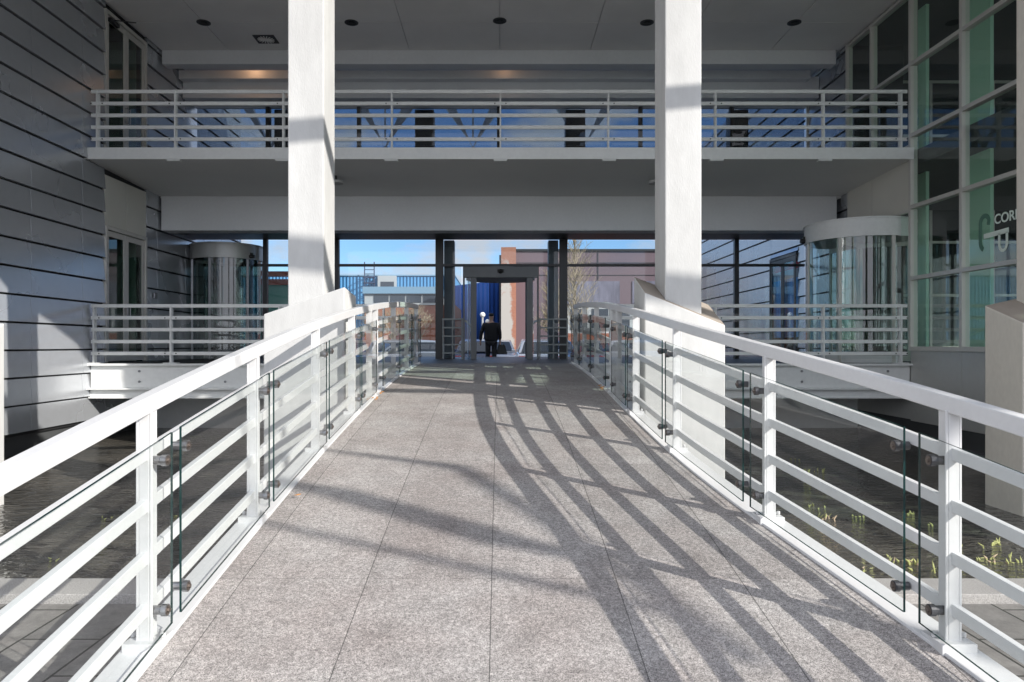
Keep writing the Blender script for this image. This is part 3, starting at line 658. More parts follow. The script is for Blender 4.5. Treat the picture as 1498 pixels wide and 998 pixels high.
# ------------------------------------------------------------------ revolving doors
def drum(cx,cy,rad,z0,zc,zt,label,fm,cm,gm,posts,spans,leaves=True,sensor=None,base=.0):
    r=empty('revolving_door',(cx,cy,z0),label,'revolving door','round glass revolving doors')
    m=MB(); m.ring(cx,cy,zc,zt,rad-.06,rad+.03,n=64); m.cyl((cx,cy,zt-.03),(cx,cy,zt-.001),rad-.06,n=64); m.cyl((cx,cy,zc+.005),(cx,cy,zc+.02),rad-.061,n=64); 
    m.build('canopy',cm,r,smooth=True)
    m=MB(); m.ring(cx,cy,zt-.001,zt+.025,rad-.05,rad+.055,n=64); m.build('canopy_rim',cm,r,smooth=True)
    for a,w_ in posts:
        a=math.radians(a); X=cx+math.cos(a)*rad; Y=cy+math.sin(a)*rad
        m=MB(); m.box(X-w_/2,X+w_/2,Y-.03,Y+.03,z0,zc-.001); m.build('post',fm,r,bevel=.006)
    for a0,a1 in spans:
        m=MB(); m.ring(cx,cy,z0+base,zc-.002,rad-.012,rad,n=24,a0=math.radians(a0),a1=math.radians(a1)); m.build('curved_glass',gm,r,smooth=True)
        if base:
            m=MB(); m.ring(cx,cy,z0,z0+base-.001,rad-.02,rad+.01,n=24,a0=math.radians(a0),a1=math.radians(a1)); m.build('plinth',cm,r,smooth=True)
    if leaves:
        for k in range(3):
            a=math.radians(100+120*k); m=MB(); c,q=math.cos(a),math.sin(a); R_=rad-.06
            def pt(d,z,t): return (cx+c*d-q*t,cy+q*d+c*t,z)
            fr=MB()
            for d0,d1,za,zb in ((.02,.07,z0+.02,zc-.02),(R_-.05,R_,z0+.02,zc-.02),(.071,R_-.051,z0+.02,z0+.12),(.071,R_-.051,zc-.1,zc-.02)):
                fr.hexa([pt(d0,za,-.02),pt(d1,za,-.02),pt(d1,za,.02),pt(d0,za,.02)],[pt(d0,zb,-.02),pt(d1,zb,-.02),pt(d1,zb,.02),pt(d0,zb,.02)])
            lf=fr.build('leaf',fm,r)
            m.hexa([pt(.07,z0+.12,-.004),pt(R_-.05,z0+.12,-.004),pt(R_-.05,z0+.12,.004),pt(.07,z0+.12,.004)],[pt(.07,zc-.1,-.004),pt(R_-.05,zc-.1,-.004),pt(R_-.05,zc-.1,.004),pt(.07,zc-.1,.004)]); m.build('pane',gm,lf)
    if sensor:
        m=MB(); a=math.radians(sensor[0]); X=cx+math.cos(a)*(rad+.05); Y=cy+math.sin(a)*(rad+.05); Z=sensor[1]
        m.cyl((X-.07,Y,Z),(X+.07,Y,Z),.045,n=14); m.box(X-.03,X+.03,Y-.02,Y+.03,Z,Z+.09); m.build('sensor','black_rubber',r,smooth=True)
    return r
cd=drum(.02,17.36,.80,DZ,1.57,1.795,'grey framed revolving door in the middle of the glass wall','dark_frame','grey_column','glass_clear',[(145,.08),(35,.08)],[(145,220),(-40,35)],leaves=False)
m=MB(); m.box(-.845,.90,16.47,16.60,1.55,1.805); m.build('portal_header','grey_column',cd,bevel=.01)
for X,w_ in ((-.825,.04),(.88,.04),(-.60,.13),(.69,.14)):
    m=MB(); m.box(X-w_/2,X+w_/2,16.475,16.58,DZ,1.549); m.build('portal_post','grey_column',cd,bevel=.006)
for a_,b_ in ((-.80,-.67),(.78,.855)):
    m=MB(); m.box(a_,b_,16.52,16.53,DZ,1.549); m.build('side_pane','glass_clear',cd)
m=MB(); m.cyl((-.05,16.45,1.70),(.09,16.45,1.70),.035,n=14); m.cyl((.02,16.43,1.66),(.02,16.47,1.72),.04,n=12); m.build('sensor','black_rubber',cd,smooth=True)
drum(-6.62,17.45,.80,DZ,2.04,2.37,'shiny metal revolving door at the left end of the rear glass wall','steel','cladding_grey','glass_drum_dark',[(215,.05),(262,.05),(325,.05),(170,.04),(20,.04)],[(110,250),(262,420)],sensor=(330,2.1))
drum(7.15,14.3,.97,DZ,2.04,2.37,'white topped revolving door against the right glass wing','pale_frame','fascia_paint','glass_drum',[(176,.05),(224,.06),(280,.06),(130,.05)],[(130,224),(224,285)],base=.14,sensor=(168,2.1))
m=MB()

# ------------------------------------------------------------------ beyond the glass: landing, steps, stair rails
m=MB()
for k in range(7): m.box(-3.5,3.5,20.4+.6*k,21.0+.6*k,-1.66,DZ-.15*(k+1)+.0)
setp(m.build('steps','granite_kerb'),kind='structure')
for x0,x1,l in ((-1.36,-.87,'grey steel guard rail left of the middle revolving door'),(.93,1.62,'grey steel guard rail right of the middle revolving door')):
    r=empty('guard_rail',((x0+x1)/2,17.0,DZ),l,'railing','guard rails beside the middle door')
    for lv in (.96,.76,.56,.36,.16):
        m=MB(); m.box(x0,x1,16.98,17.01,DZ+lv-.035,DZ+lv); m.build('rail','guard_steel',r)
    for X in (x0+.02,(x0+x1)/2,x1-.02):
        m=MB(); m.box(X-.015,X+.015,16.975,17.015,DZ,DZ+.965); m.build('post','guard_steel',r)
    xx=x1 if x0<0 else x0
    m=MB(); m.sweep([(xx,17.03,DZ+.95),(xx*.97,18.4,DZ+.95),(xx*.95,20.4,DZ+.9),(xx*.95,22.4,DZ+.35)],.04,.04); m.build('handrail','guard_steel',r)
r=empty('advert_panel',(-6,20,DZ),'mint green advert panel with red bands beyond the left glass','panel')
m=MB(); m.box(-6.9,-5.0,20.9,20.95,DZ,1.75); m.build('board','mint',r)
m=MB(); m.box(-6.9,-5.0,20.88,20.96,1.75,1.92); m.box(-6.9,-5.0,20.88,20.96,2.0,2.15); m.build('band','brick_red',r)

# ------------------------------------------------------------------ far buildings
wh=empty('warehouse',(-13,60,GZ),'blue corrugated warehouse with a roof ladder and a window hatch','building')
m=MB(); m.box(-32,-3.77,60,75,GZ,5.77); m.build('wall','corrugated_blue',wh)
m=MB(); m.box(-32.1,-3.7,59.9,75,5.77,5.87); m.build('roof','canopy_blue',wh)
m=MB(); m.box(-10.1,-8.6,59.4,60,4.45,5.75); m.build('hatch','trim_white',wh)
m=MB(); m.box(-9.85,-8.75,59.37,59.40,4.55,5.25); m.build('window','window_dark',wh)
m=MB()
for X in (-11.2,-10.4): m.cyl((X,59.5,1.5),(X,59.5,6.9),.05,n=6)
for k in range(14): m.cyl((-11.2,59.5,1.7+.35*k),(-10.4,59.5,1.7+.35*k),.03,n=4)
for k in range(7): m.ring(-10.8,59.3,2.6+.5*k,2.66+.5*k,.5,.54,n=16)
m.build('ladder','car_navy',wh)
m=MB()
m.add([(-3.77,60,GZ),(-.83,56.08,GZ),(6,65,GZ),(3,70,GZ),(-3.77,60,4.97),(-.83,56.08,4.97),(6,65,4.97),(3,70,4.97)],[(3,2,1,0),(4,5,6,7),(0,1,5,4),(1,2,6,5),(2,3,7,6),(3,0,4,7)])
setp(m.build('blue_annex','corrugated_deep'),'deep blue corrugated block between warehouse and brick pier','building')
lb=empty('brick_office',(-7,50,GZ),'low orange brick office with a white window band in front of the warehouse','building')
m=MB(); m.box(-9.4,-3.1,50,58,GZ,2.8); m.build('wall','brick_orange',lb)
m=MB(); m.box(-9.4,-4.2,49.9,58,2.801,3.57); m.build('window_band','trim_white',lb)
for k in range(4):
    m=MB(); m.box(-8.75+1.14*k,-7.72+1.14*k,49.86,49.9,2.95,3.5); m.build('window','window_dark',lb)
m=MB(); m.box(-9.5,-4.1,49.7,58,3.57,4.05); m.build('fascia','canopy_blue',lb)
bp=empty('brick_pier',(.55,45,GZ),'tall red brick pier stained white, at the corner of the mauve building','pier')
m=MB(); m.box(.09,1.02,44.9,46.5,GZ,6.13); m.build('shaft','brick_pier',bp)
m=MB(); m.box(-.03,.088,45.4,45.6,GZ,5.7); m.build('drainpipe','dark_frame',bp)
mb=empty('panel_building',(8,46,GZ),'mauve metal panel building with window strip over orange brick','building')
m=MB(); m.box(1.03,28,45.5,60,2.55,6.0); m.box(1.03,4.2,45.5,60,GZ,2.55); m.build('wall','mauve_panel',mb)
m=MB(); m.box(1.03,28,45.4,45.499,5.93,6.08); m.box(1.03,28,45.46,45.499,5.2,5.23); m.box(1.03,28,45.46,45.499,4.42,4.45); 
for X in (6.2,13,20): m.box(X,X+.05,45.455,45.499,2.56,5.93)
m.build('trim','dark_frame',mb)
for a,bq in ((3.0,7.6),(8.4,12.6),(13.4,17.5)):
    m=MB(); m.box(a,bq,45.44,45.5,2.62,4.05); m.build('window','window_pale',mb)
m=MB(); m.box(4.21,28,45.6,59,.75,2.549); m.build('window_band','trim_white',mb)
k=4.5
while k<14:
    m=MB(); m.box(k,k+1.05,45.56,45.6,.95,2.3); m.build('window','window_dark',mb); k+=1.35
m=MB(); m.box(4.21,28,45.3,59,GZ,.749); m.build('brick_base','brick_orange',mb)
# far low block and hills close the view between buildings
m=MB(); m.box(-4,4.5,90,100,GZ,2.0); m.box(-4.3,4.8,89.8,100.2,2.0,2.3)
setp(m.build('low_house','brick_orange'),'low brick house far off between the blue block and the pier','building')
def hill(name,y,h0,amp,seed):
    rr=random.Random(seed); m=MB(); n=60; vs=[]
    for i in range(n+1):
        X=-260+520*i/n; h=h0+amp*(math.sin(i*.37+seed)+.5*math.sin(i*.91+seed*2)+rr.random()*.3)
        vs+=[(X,y,GZ),(X,y+30,h),(X,y+60,GZ)]
    fs=[]
    for i in range(n): fs+=[(i*3,i*3+1,i*3+4,i*3+3),(i*3+1,i*3+2,i*3+5,i*3+4)]
    m.add(vs,fs); return m
pbr('hill_green',(.05,.07,.06),.95,var=.3,scale=.1)
setp(hill('hills',300,8,2.5,3).build('hills','hill_green'),kind='structure')

# ------------------------------------------------------------------ street lamps
def lamp(X,Y,top,label):
    r=empty('street_lamp',(X,Y,-1.25),label,'street lamp','white globe street lamps in the car park')
    m=MB(); m.cyl((X,Y,-1.25),(X,Y,top-.3),.07,.055,n=10); m.build('pole','trim_white',r,smooth=True)
    m=MB(); 
    for k in range(6):
        a0=-PI/2+PI*k/6; a1=-PI/2+PI*(k+1)/6
        m.cyl((X,Y,top-.18+.15*math.sin(a0)),(X,Y,top-.18+.15*math.sin(a1)),.15*math.cos(a0)+.001,.15*math.cos(a1)+.001,n=16,cap=False)
    m.build('lamp_head','lamp_clear',r,smooth=True)
lamp(-.93,39,1.83,'taller white globe street lamp left of the walking person')
lamp(-.78,46,1.70,'smaller white globe street lamp just behind the person\'s head')

# ------------------------------------------------------------------ cars
def car(X,Y,paint,label,rot=0):
    r=empty('parked_car',(X,Y,-1.25),label,'car','cars parked beyond the building')
    L_,W_=4.2,1.72
    def prof(pts,w0,w1f=None):
        m=MB(); n=len(pts); vs=[]
        for s in (-1,1):
            for (u,z,wf) in pts: vs.append((s*w0/2*wf,u,z))
        fs=[tuple(range(n)),tuple(reversed(range(n,2*n)))]+[(i,(i+1)%n,(i+1)%n+n,i+n) for i in range(n)]
        m.add(vs,fs); return m
    body=[(-2.1,.32,.95),(-2.12,.62,.97),(-2.02,.90,.96),(-1.2,.98,1),(.9,.96,1),(1.95,.80,.96),(2.1,.55,.95),(2.08,.30,.93)]
    def put(m,name,mat,par,bevel=0,smooth=False):
        c,q=math.cos(rot),math.sin(rot)
        m.v=[(X+v[0]*c-v[1]*q,Y+v[0]*q+v[1]*c,-1.25+v[2]) for v in m.v]
        return m.build(name,mat,par,bevel=bevel,smooth=smooth)
    bo=put(prof(body,W_),'body',paint,r,bevel=.05)
    m=MB(); n=None
    bz=[(-1.85,.94,.92),(-1.45,1.42,.74),(-.2,1.50,.72),(.45,1.42,.74),(1.15,.94,.92)]
    put(prof(bz,W_),'cabin',paint,r,bevel=.04)
    m=MB(); m.hexa([(-.68,-1.88,.99),(.68,-1.88,.99),(.68,-1.80,.99),(-.68,-1.80,.99)],[(-.55,-1.53,1.38),(.55,-1.53,1.38),(.55,-1.45,1.38),(-.55,-1.45,1.38)]); put(m,'rear_window','window_dark',r)
    m=MB(); m.hexa([(-.68,1.05,.99),(.68,1.05,.99),(.68,1.12,.99),(-.68,1.12,.99)],[(-.55,.48,1.40),(.55,.48,1.40),(.55,.54,1.40),(-.55,.54,1.40)]); put(m,'windscreen','window_dark',r)
    for s in (-1,1):
        m=MB(); m.hexa([(s*.80,-1.4,1.0),(s*.80,.9,1.0),(s*.77,.9,1.0),(s*.77,-1.4,1.0)],[(s*.655,-1.15,1.37),(s*.655,.4,1.37),(s*.62,.4,1.37),(s*.62,-1.15,1.37)]); put(m,'side_window','window_dark',r)
        m=MB(); m.box(s*.55,s*.80,-2.125,-2.0,.62,.82); put(m,'tail_light','tail_red',r,bevel=.02)
        m=MB(); m.box(s*.50,s*.78,1.98,2.09,.58,.74); put(m,'headlight','lamp_clear',r,bevel=.02)
        m=MB(); m.box(s*.86,s*1.02,.62,.74,.95,1.07); put(m,'wing_mirror',paint,r,bevel=.02)
        for u in (-1.3,1.3):
            m=MB(); m.cyl((s*.66,u,.31),(s*.88,u,.31),.31,n=20); wq=put(m,'wheel','black_rubber',r,smooth=True)
            m=MB(); m.cyl((s*.87,u,.31),(s*.89,u,.31),.2,n=14); put(m,'rim','car_silver',wq)
    return r
car(-1.0,31,'car_navy','dark navy car parked left of the person\'s legs',0)
car(-.1,34,'car_silver','silver car parked right behind the briefcase',PI)
car(1.53,30,'car_white','white car with a red tail light at the right side of the door opening',0)
car(-3.9,31,'car_white','white car seen through the left end of the bridge railing',PI/2)
car(-6.5,33,'car_blue','blue car parked left, behind the railing glass',PI/2)
car(4.3,33,'car_red','red car seen through the right end of the bridge railing',PI)
car(6.6,34,'car_white','white car at the far right of the parked row',PI)
car(2.9,36,'car_blue','blue car parked behind the right stair railing',PI)

# ------------------------------------------------------------------ bare trees
def tree(name,X,Y,z0,h,seed,label,mat_t,mat_c,spread=.35,depth=5,r0=.09,up=.35,col=False,grp=None):
    rr=random.Random(seed); r=empty(name,(X,Y,z0),label,'tree',grp)
    T=MB(); B=MB()
    def grow(p,d,L_,rad,lv,mb):
        segs=3; q=p
        for s in range(segs):
            d2=(d+Vector((rr.uniform(-1,1),rr.uniform(-1,1),rr.uniform(-.3,.6)))*.13).normalized()
            q2=q+d2*(L_/segs); mb.cyl(q,q2,rad*(1-.25*s/segs),rad*(1-.25*(s+1)/segs),n=5 if rad>.02 else 3,cap=False)
            if lv>0 and lv<depth and s>0:
                a=rr.uniform(0,2*PI); side=Vector((math.cos(a),math.sin(a),up)).normalized()
                grow(q2,(d2*.55+side*.75).normalized(),L_*rr.uniform(.45,.7),rad*.5,lv+1,B)
            q=q2; d=d2
        if lv<depth and lv>0:
            for k in range(2):
                a=rr.uniform(0,2*PI); side=Vector((math.cos(a),math.sin(a),up)).normalized()
                grow(q,(d*.7+side*spread*1.6).normalized(),L_*rr.uniform(.6,.85),rad*.62,lv+1,B)
    if col:
        p=Vector((X,Y,z0)); n=26
        for i in range(n):
            q=p+Vector((rr.uniform(-.03,.03),rr.uniform(-.03,.03),h/n)); T.cyl(p,q,r0*(1-i/n)+.012,r0*(1-(i+1)/n)+.012,n=6,cap=False)
            if i>n*.2:
                for k in range(3):
                    a=rr.uniform(0,2*PI); L_=h*.16*(1-.75*i/n)+.22; grow(q,Vector((math.cos(a)*.6,math.sin(a)*.6,1.0)).normalized(),L_,.022*(1-.6*i/n)+.006,depth-2,B)
            p=q
    else:
        grow(Vector((X,Y,z0)),Vector((0,0,1)),h*.32,r0,0,T)
        top=Vector(T.v[-1]);
        for k in range(5):
            a=rr.uniform(0,2*PI)+k*1.3; grow(Vector((X,Y,z0+h*.30)),Vector((math.cos(a)*spread*1.4,math.sin(a)*spread*1.4,1)).normalized(),h*.30,r0*.6,1,B)
    T.build('trunk',mat_t,r,smooth=True); B.build('crown',mat_c,r)
    return r
tree('bare_tree',2.75,37,-1.25,4.4,11,'golden bare tree right of the revolving door frame','twig_gold','twig_gold',depth=4,col=True,grp='bare trees beyond the glass')
tree('bare_tree',3.9,38,-1.25,6.9,5,'tall slender bare poplar in front of the mauve wall','twig_gold','twig_gold',depth=4,col=True,grp='bare trees beyond the glass')
tree('bare_tree',-4.0,34,-1.25,2.9,9,'small bare tree in front of the low brick office','twig_gold','twig_gold',depth=5,r0=.05,grp='bare trees beyond the glass')
tree('bare_tree',-7.3,44,-1.25,3.3,19,'reddish bare shrub tree left of the small bare tree','bark','bark',depth=5,r0=.05,grp='bare trees beyond the glass')
for i,(X,Y,h,l) in enumerate(((21,24,9,'bare tree seen through the glass wing, nearest the rear windows'),(27,31,11,'tall bare tree beyond the glass wing, farthest back'),(24,17,9,'bare tree beyond the glass wing, near its front corner'),(32,25,11,'bare tree furthest right beyond the glass wing'))):
    tree('bare_tree',X,Y,GZ,h,30+i,l,'bark_grey','bark_grey',depth=5,r0=.16,grp='bare trees beyond the glass wing')

# ------------------------------------------------------------------ steel blocker frame in front of the roof edge (unseen, added to throw the soft bars on the columns)
sh=empty('blocker_frame',(3,2,6.4),'steel blocker beams ahead of the roof edge, added unseen to cast bars','blocker')
for (a,bq,w_,h_) in (((-9,.62),(16,3.6),.10,.17),((-9,2.5),(16,.05),.10,.26)):
    m=MB(); m.sweep([(a[0],a[1],6.42+h_/2),(bq[0],bq[1],6.42+h_/2)],w_,h_); m.build('blocker_beam','fascia_paint',sh)
for X in (-9,16):
    m=MB(); m.box(X-.08,X+.08,-.7,4.4,6.5,6.65); m.build('arm','fascia_paint',sh); m=MB(); m.box(X-.1,X+.1,-.5,-.3,GZ,6.5); m.build('post','fascia_paint',sh)  # arms and posts of the added unseen blocker
# unseen tree added behind the camera to throw broad soft shadows on the bridge
tr=empty('shadow_tree',(14.9,-6,GZ),'bare tree added behind the viewer on the right to cast limb shadows','tree')
m=MB(); m.cyl((14.9,-6.0,GZ),(14.85,-5.9,3.5),.17,.12,n=10); m.cyl((14.85,-5.9,3.5),(14.75,-5.6,6.5),.12,.05,n=10); m.build('trunk','bark_grey',tr,smooth=True)
m=MB(); 
def limb(p0,p1,r0,r1): m.cyl(p0,p1,r0,r1,n=8)
limb((13.9,-5.55,6.42),(11.64,-4.45,6.4),.05,.035); limb((11.64,-4.45,6.4),(9.9,-3.7,6.6),.035,.012)
limb((13.9,-5.75,6.2),(13.6,-5.0,6.4),.06,.06); limb((13.6,-5.0,6.4),(12.9,-4.62,6.42),.06,.10); limb((12.9,-4.62,6.42),(11.7,-3.8,6.4),.12,.11); limb((11.7,-3.8,6.4),(10.1,-3.0,6.4),.10,.02)
limb((13.6,-5.0,6.4),(12.4,-3.2,6.45),.05,.07); limb((12.4,-3.2,6.45),(10.9,-2.55,6.5),.07,.02)
m.build('crown','bark_grey',tr,smooth=True)

# ------------------------------------------------------------------ reed shoots in the pool
def reed(X,Y,h,n,seed,label,dry=False):
    rr=random.Random(seed); m=MB()
    for k in range(n):
        x=X+rr.gauss(0,.07); y=Y+rr.gauss(0,.05); hh=h*rr.uniform(.45,1.1); lean=Vector((rr.gauss(0,.12),rr.gauss(0,.10),1)).normalized()*hh
        w=rr.uniform(.006,.011); p=Vector((x,y,WZ-.02)); mid=p+lean*.55; tip=p+lean+Vector((rr.gauss(0,.02),0,0))
        m.cyl(p,mid,w*.8,w,n=5,cap=False,mi=1 if (dry and rr.random()<.5) else 0); m.cyl(mid,tip,w,.001,n=5,cap=False,mi=1 if (dry and rr.random()<.5) else 0)
    o=m.build('reed_clump',['reed','reed_dry'],smooth=True); setp(o,label,'water plant','young reed shoots in the pool'); return o
def on_water(px,py):
    d=F*(-WZ)/(py-505); return (px-731)/F*d,d
RD=[(1193,690,.13,9,'tall pale reed clump furthest back, behind the middle right glass',0),(1212,760,.13,8,'mixed green and dry reed clump below the furthest one',1),(1260,757,.08,4,'low thin reed shoots between two taller clumps',0),
(1325,752,.09,5,'small bright reed tuft left of the nearest glass edge',0),(1365,770,.10,5,'reed tuft just right of the vertical glass edge',0),(1330,825,.12,11,'wide reed clump near the pool kerb, under the glass edge',1),(1298,818,.09,4,'two short reed shoots left of the wide kerbside clump',0),
(1405,802,.13,3,'single tall reed shoot right of the nearest post',0),(1455,797,.11,6,'yellow reed tuft far right in front of the beige column',0),(1452,822,.11,7,'curled dry reed clump at the right edge',1),(1480,822,.12,5,'green reed clump at the far right edge',0),
(1372,836,.12,4,'reed shoots beside the post close to the kerb',0),(1262,836,.08,7,'sparse reed shoots touching the kerb near the bridge',1),(1238,815,.05,3,'tiny reed shoots close beside the bridge edge',0),(1185,742,.09,5,'thin green reed tuft beside the left part of the right pool',0),
(1425,815,.07,4,'short reed shoots between the tall shoot and the dry clump',0),(1163,672,.06,4,'faint reed tuft high up beside the second post',0)]
for i,(px,py,h,n,l,dry) in enumerate(RD):
    X,Y=on_water(px,py); reed(X,Y,h*.62,n+1,100+i,l,bool(dry))
for i,(px,py,h,n,l) in enumerate(((72,822,.10,4,'reed shoots in the left pool near the kerb'),(157,757,.09,4,'pale reed shoots in the left pool behind the railing'),(262,752,.06,3,'tiny reed tuft in the left pool beside the glass edge'))):
    X,Y=on_water(px,py); reed(X,Y,h*.5,n,200+i,l)

# ------------------------------------------------------------------ fallen leaves on the kerbs
pbr('dead_leaf',(.45,.20,.05),.7)
for i,(X,Y,l) in enumerate(((-1.37,8.1,'orange fallen leaves on the left kerb of the bridge'),(1.235,8.75,'orange fallen leaves against the right railing base'),(-1.36,4.75,'single brown leaf on the left kerb'))):
    m=MB(); rr=random.Random(i)
    for k in range(7 if i<2 else 1):
        x=X+rr.gauss(0,.02); y=Y+rr.gauss(0,.13); z=zf(y)+.02; a=rr.uniform(0,PI); s=.022
        c,q=math.cos(a)*s,math.sin(a)*s
        m.hexa([(x-c,y-q,z),(x+q*.6,y-c*.6,z+.002),(x+c,y+q,z+.006),(x-q*.6,y+c*.6,z)],[(x-c,y-q,z+.002),(x+q*.6,y-c*.6,z+.008),(x+c,y+q,z+.010),(x-q*.6,y+c*.6,z+.006)])
    setp(m.build('fallen_leaf','dead_leaf'),l,'leaves')

# ------------------------------------------------------------------ walking person seen from behind
def skin_mesh(name,joints,edges,mat,parent,sub=2,root=0):
    me=bpy.data.meshes.new(name); off=wloc(parent)
    me.from_pydata([tuple(Vector(j[0])-off) for j in joints],edges,[])
    o=bpy.data.objects.new(name,me); COL.objects.link(o); o.parent=parent
    sk=o.modifiers.new('skin','SKIN'); sk.use_smooth_shade=True
    for i,j in enumerate(joints):
        r=j[1]; r=(r,r) if not isinstance(r,tuple) else r
        me.skin_vertices[0].data[i].radius=r; me.skin_vertices[0].data[i].use_root=(i==root)
    sb=o.modifiers.new('sub','SUBSURF'); sb.levels=sub; sb.render_levels=sub
    me.materials.append(MAT[mat]); return o
PXc,PYc,PZ=-.26,21.95,-.78
pe=empty('person',(PXc,PYc,PZ),'person in a dark suit walking away through the door with a briefcase','person')
def P(x,y,z): return (PXc+x,PYc+y,PZ+z)
bj=[(P(0,0,.95),(.14,.10)),(P(0,0,1.15),(.13,.09)),(P(0,-.01,1.38),(.15,.10)),(P(0,0,1.47),.06),(P(0,.02,1.53),.055),(P(0,.03,1.60),.075),(P(0,.035,1.68),.085),(P(0,.03,1.75),.06),
 (P(-.19,0,1.42),.055),(P(-.29,.02,1.15),.045),(P(-.33,.08,.90),.032),(P(-.335,.10,.84),(.035,.02)),(P(.19,0,1.42),.055),(P(.25,-.02,1.15),.045),(P(.27,.0,.90),.032),(P(.272,.01,.83),(.035,.02)),
 (P(-.09,0,.88),.085),(P(-.10,.06,.48),.055),(P(-.10,.0,.10),.04),(P(-.10,.12,.05),.035),(P(.09,0,.88),.085),(P(.09,-.05,.48),.055),(P(.09,-.22,.16),.04),(P(.09,-.12,.06),.035)]
be=[(0,1),(1,2),(2,3),(3,4),(4,5),(5,6),(6,7),(2,8),(8,9),(9,10),(10,11),(2,12),(12,13),(13,14),(14,15),(0,16),(16,17),(17,18),(18,19),(0,20),(20,21),(21,22),(22,23)]
for w_,s in ((11,-1),(15,1)):
    wp=Vector(bj[w_][0])
    for k in range(4):
        o1=wp+Vector((s*.004,-.03+.02*k,-.05)); o2=o1+Vector((-s*.012,.004,-.035+.004*abs(k-1.5)))
        n=len(bj); bj+= [(tuple(o1),.009),(tuple(o2),.007)]; be+=[(w_,n),(n,n+1)]
    n=len(bj); bj+= [(tuple(wp+Vector((-s*.02,.04,-.03))),.010),(tuple(wp+Vector((-s*.03,.05,-.055))),.008)]; be+=[(w_,n),(n,n+1)]
skin_mesh('body',bj,be,'skin',pe,sub=1)
jj=[(P(0,0,.84),(.235,.15)),(P(0,0,1.02),(.23,.145)),(P(0,0,1.2),(.225,.14)),(P(0,0,1.38),(.22,.13)),(P(0,0,1.475),(.10,.085)),(P(-.21,0,1.40),.085),(P(-.30,.02,1.15),.062),(P(-.335,.07,.93),.05),(P(.21,0,1.40),.085),(P(.265,-.02,1.15),.062),(P(.275,.0,.93),.05)]
skin_mesh('jacket',jj,[(0,1),(1,2),(2,3),(3,4),(3,5),(5,6),(6,7),(3,8),(8,9),(9,10)],'suit',pe)
tj=[(P(0,0,.93),(.15,.115)),(P(-.095,0,.84),.10),(P(-.105,.06,.48),.078),(P(-.105,.0,.10),.065),(P(.095,0,.84),.10),(P(.095,-.05,.48),.078),(P(.09,-.21,.17),.06)]
skin_mesh('trousers',tj,[(0,1),(1,2),(2,3),(0,4),(4,5),(5,6)],'suit',pe)
for s,p0,p1 in ((-1,P(-.10,-.03,.045),P(-.10,.18,.035)),(1,P(.09,-.22,.12),P(.09,-.08,.03))):
    skin_mesh('shoe',[(p0,.05),(tuple((Vector(p0)+Vector(p1))/2),.05),(p1,.04)],[(0,1),(1,2)],'leather',pe)
skin_mesh('hair',[(P(0,.0,1.64),.075),(P(0,.012,1.71),.092),(P(0,.025,1.76),.07)],[(0,1),(1,2)],'hair',pe)
bc=empty('briefcase',(PXc+.30,PYc,PZ+.5),'black leather briefcase held in the person\'s right hand','briefcase')
m=MB(); a=(PXc+.13,PXc+.50); m.hexa([(PXc+.15,PYc-.05,PZ+.50),(PXc+.50,PYc-.05,PZ+.50),(PXc+.50,PYc+.07,PZ+.50),(PXc+.15,PYc+.07,PZ+.50)],[(PXc+.22,PYc-.04,PZ+.80),(PXc+.42,PYc-.04,PZ+.80),(PXc+.42,PYc+.06,PZ+.80),(PXc+.22,PYc+.06,PZ+.80)]); m.build('bag','leather',bc,bevel=.03)
m=MB(); pr=None
for k in range(9):
    t=PI*k/8; q=(PXc+.32-.07*math.cos(t),PYc+.01,PZ+.79+.09*math.sin(t))
    if pr: m.cyl(pr,q,.009,n=6)
    pr=q
m.build('handle','leather',bc)

# ------------------------------------------------------------------ light, sky, camera
SUN=Vector((1.64,-1.10,.95)).normalized()
el=math.asin(SUN.z)
ld=bpy.data.lights.new('sun','SUN'); ld.energy=4.8; ld.angle=math.radians(.4); ld.color=(1,.955,.89)
lo=bpy.data.objects.new('sun',ld); COL.objects.link(lo); lo.rotation_euler=(-SUN).to_track_quat('-Z','Y').to_euler(); lo.location=(10,-10,20)
W=bpy.data.worlds.new('World'); S.world=W; W.use_nodes=True; nt=W.node_tree; N=nt.nodes; L=nt.links; N.clear()
out=N.new('ShaderNodeOutputWorld'); bg=N.new('ShaderNodeBackground'); L.new(bg.outputs[0],out.inputs[0]); bg.inputs[1].default_value=.15
sky=N.new('ShaderNodeTexSky'); sky.sky_type='NISHITA'; sky.sun_disc=False; sky.dust_density=.3; sky.ozone_density=1.2; sky.sun_elevation=el; sky.sun_rotation=math.atan2(SUN.x,SUN.y)
tc=N.new('ShaderNodeTexCoord'); mp=N.new('ShaderNodeMapping'); mp.inputs['Scale'].default_value=(1,1,2.0); mp.inputs['Location'].default_value=(.62,0,.1); L.new(tc.outputs['Generated'],mp.inputs[0])
n=N.new('ShaderNodeTexNoise'); n.inputs['Scale'].default_value=5.0; n.inputs['Detail'].default_value=8; n.inputs['Roughness'].default_value=.55; L.new(mp.outputs[0],n.inputs['Vector'])
r=N.new('ShaderNodeMapRange'); sx=N.new('ShaderNodeSeparateXYZ'); L.new(tc.outputs['Generated'],sx.inputs[0])
bk=N.new('ShaderNodeMapRange'); bk.inputs['From Min'].default_value=.35; bk.inputs['From Max'].default_value=-.5; bk.inputs['To Min'].default_value=0; bk.inputs['To Max'].default_value=.16; L.new(sx.outputs[1],bk.inputs[0])  # brighter cloud bank added behind the camera to lift the shaded facade
ad=N.new('ShaderNodeMath'); ad.operation='ADD'; L.new(n.outputs[0],ad.inputs[0]); L.new(bk.outputs[0],ad.inputs[1])
dv=N.new('ShaderNodeVectorMath'); dv.operation='SUBTRACT'; L.new(tc.outputs['Generated'],dv.inputs[0]); dv.inputs[1].default_value=(-.045,1,.125)
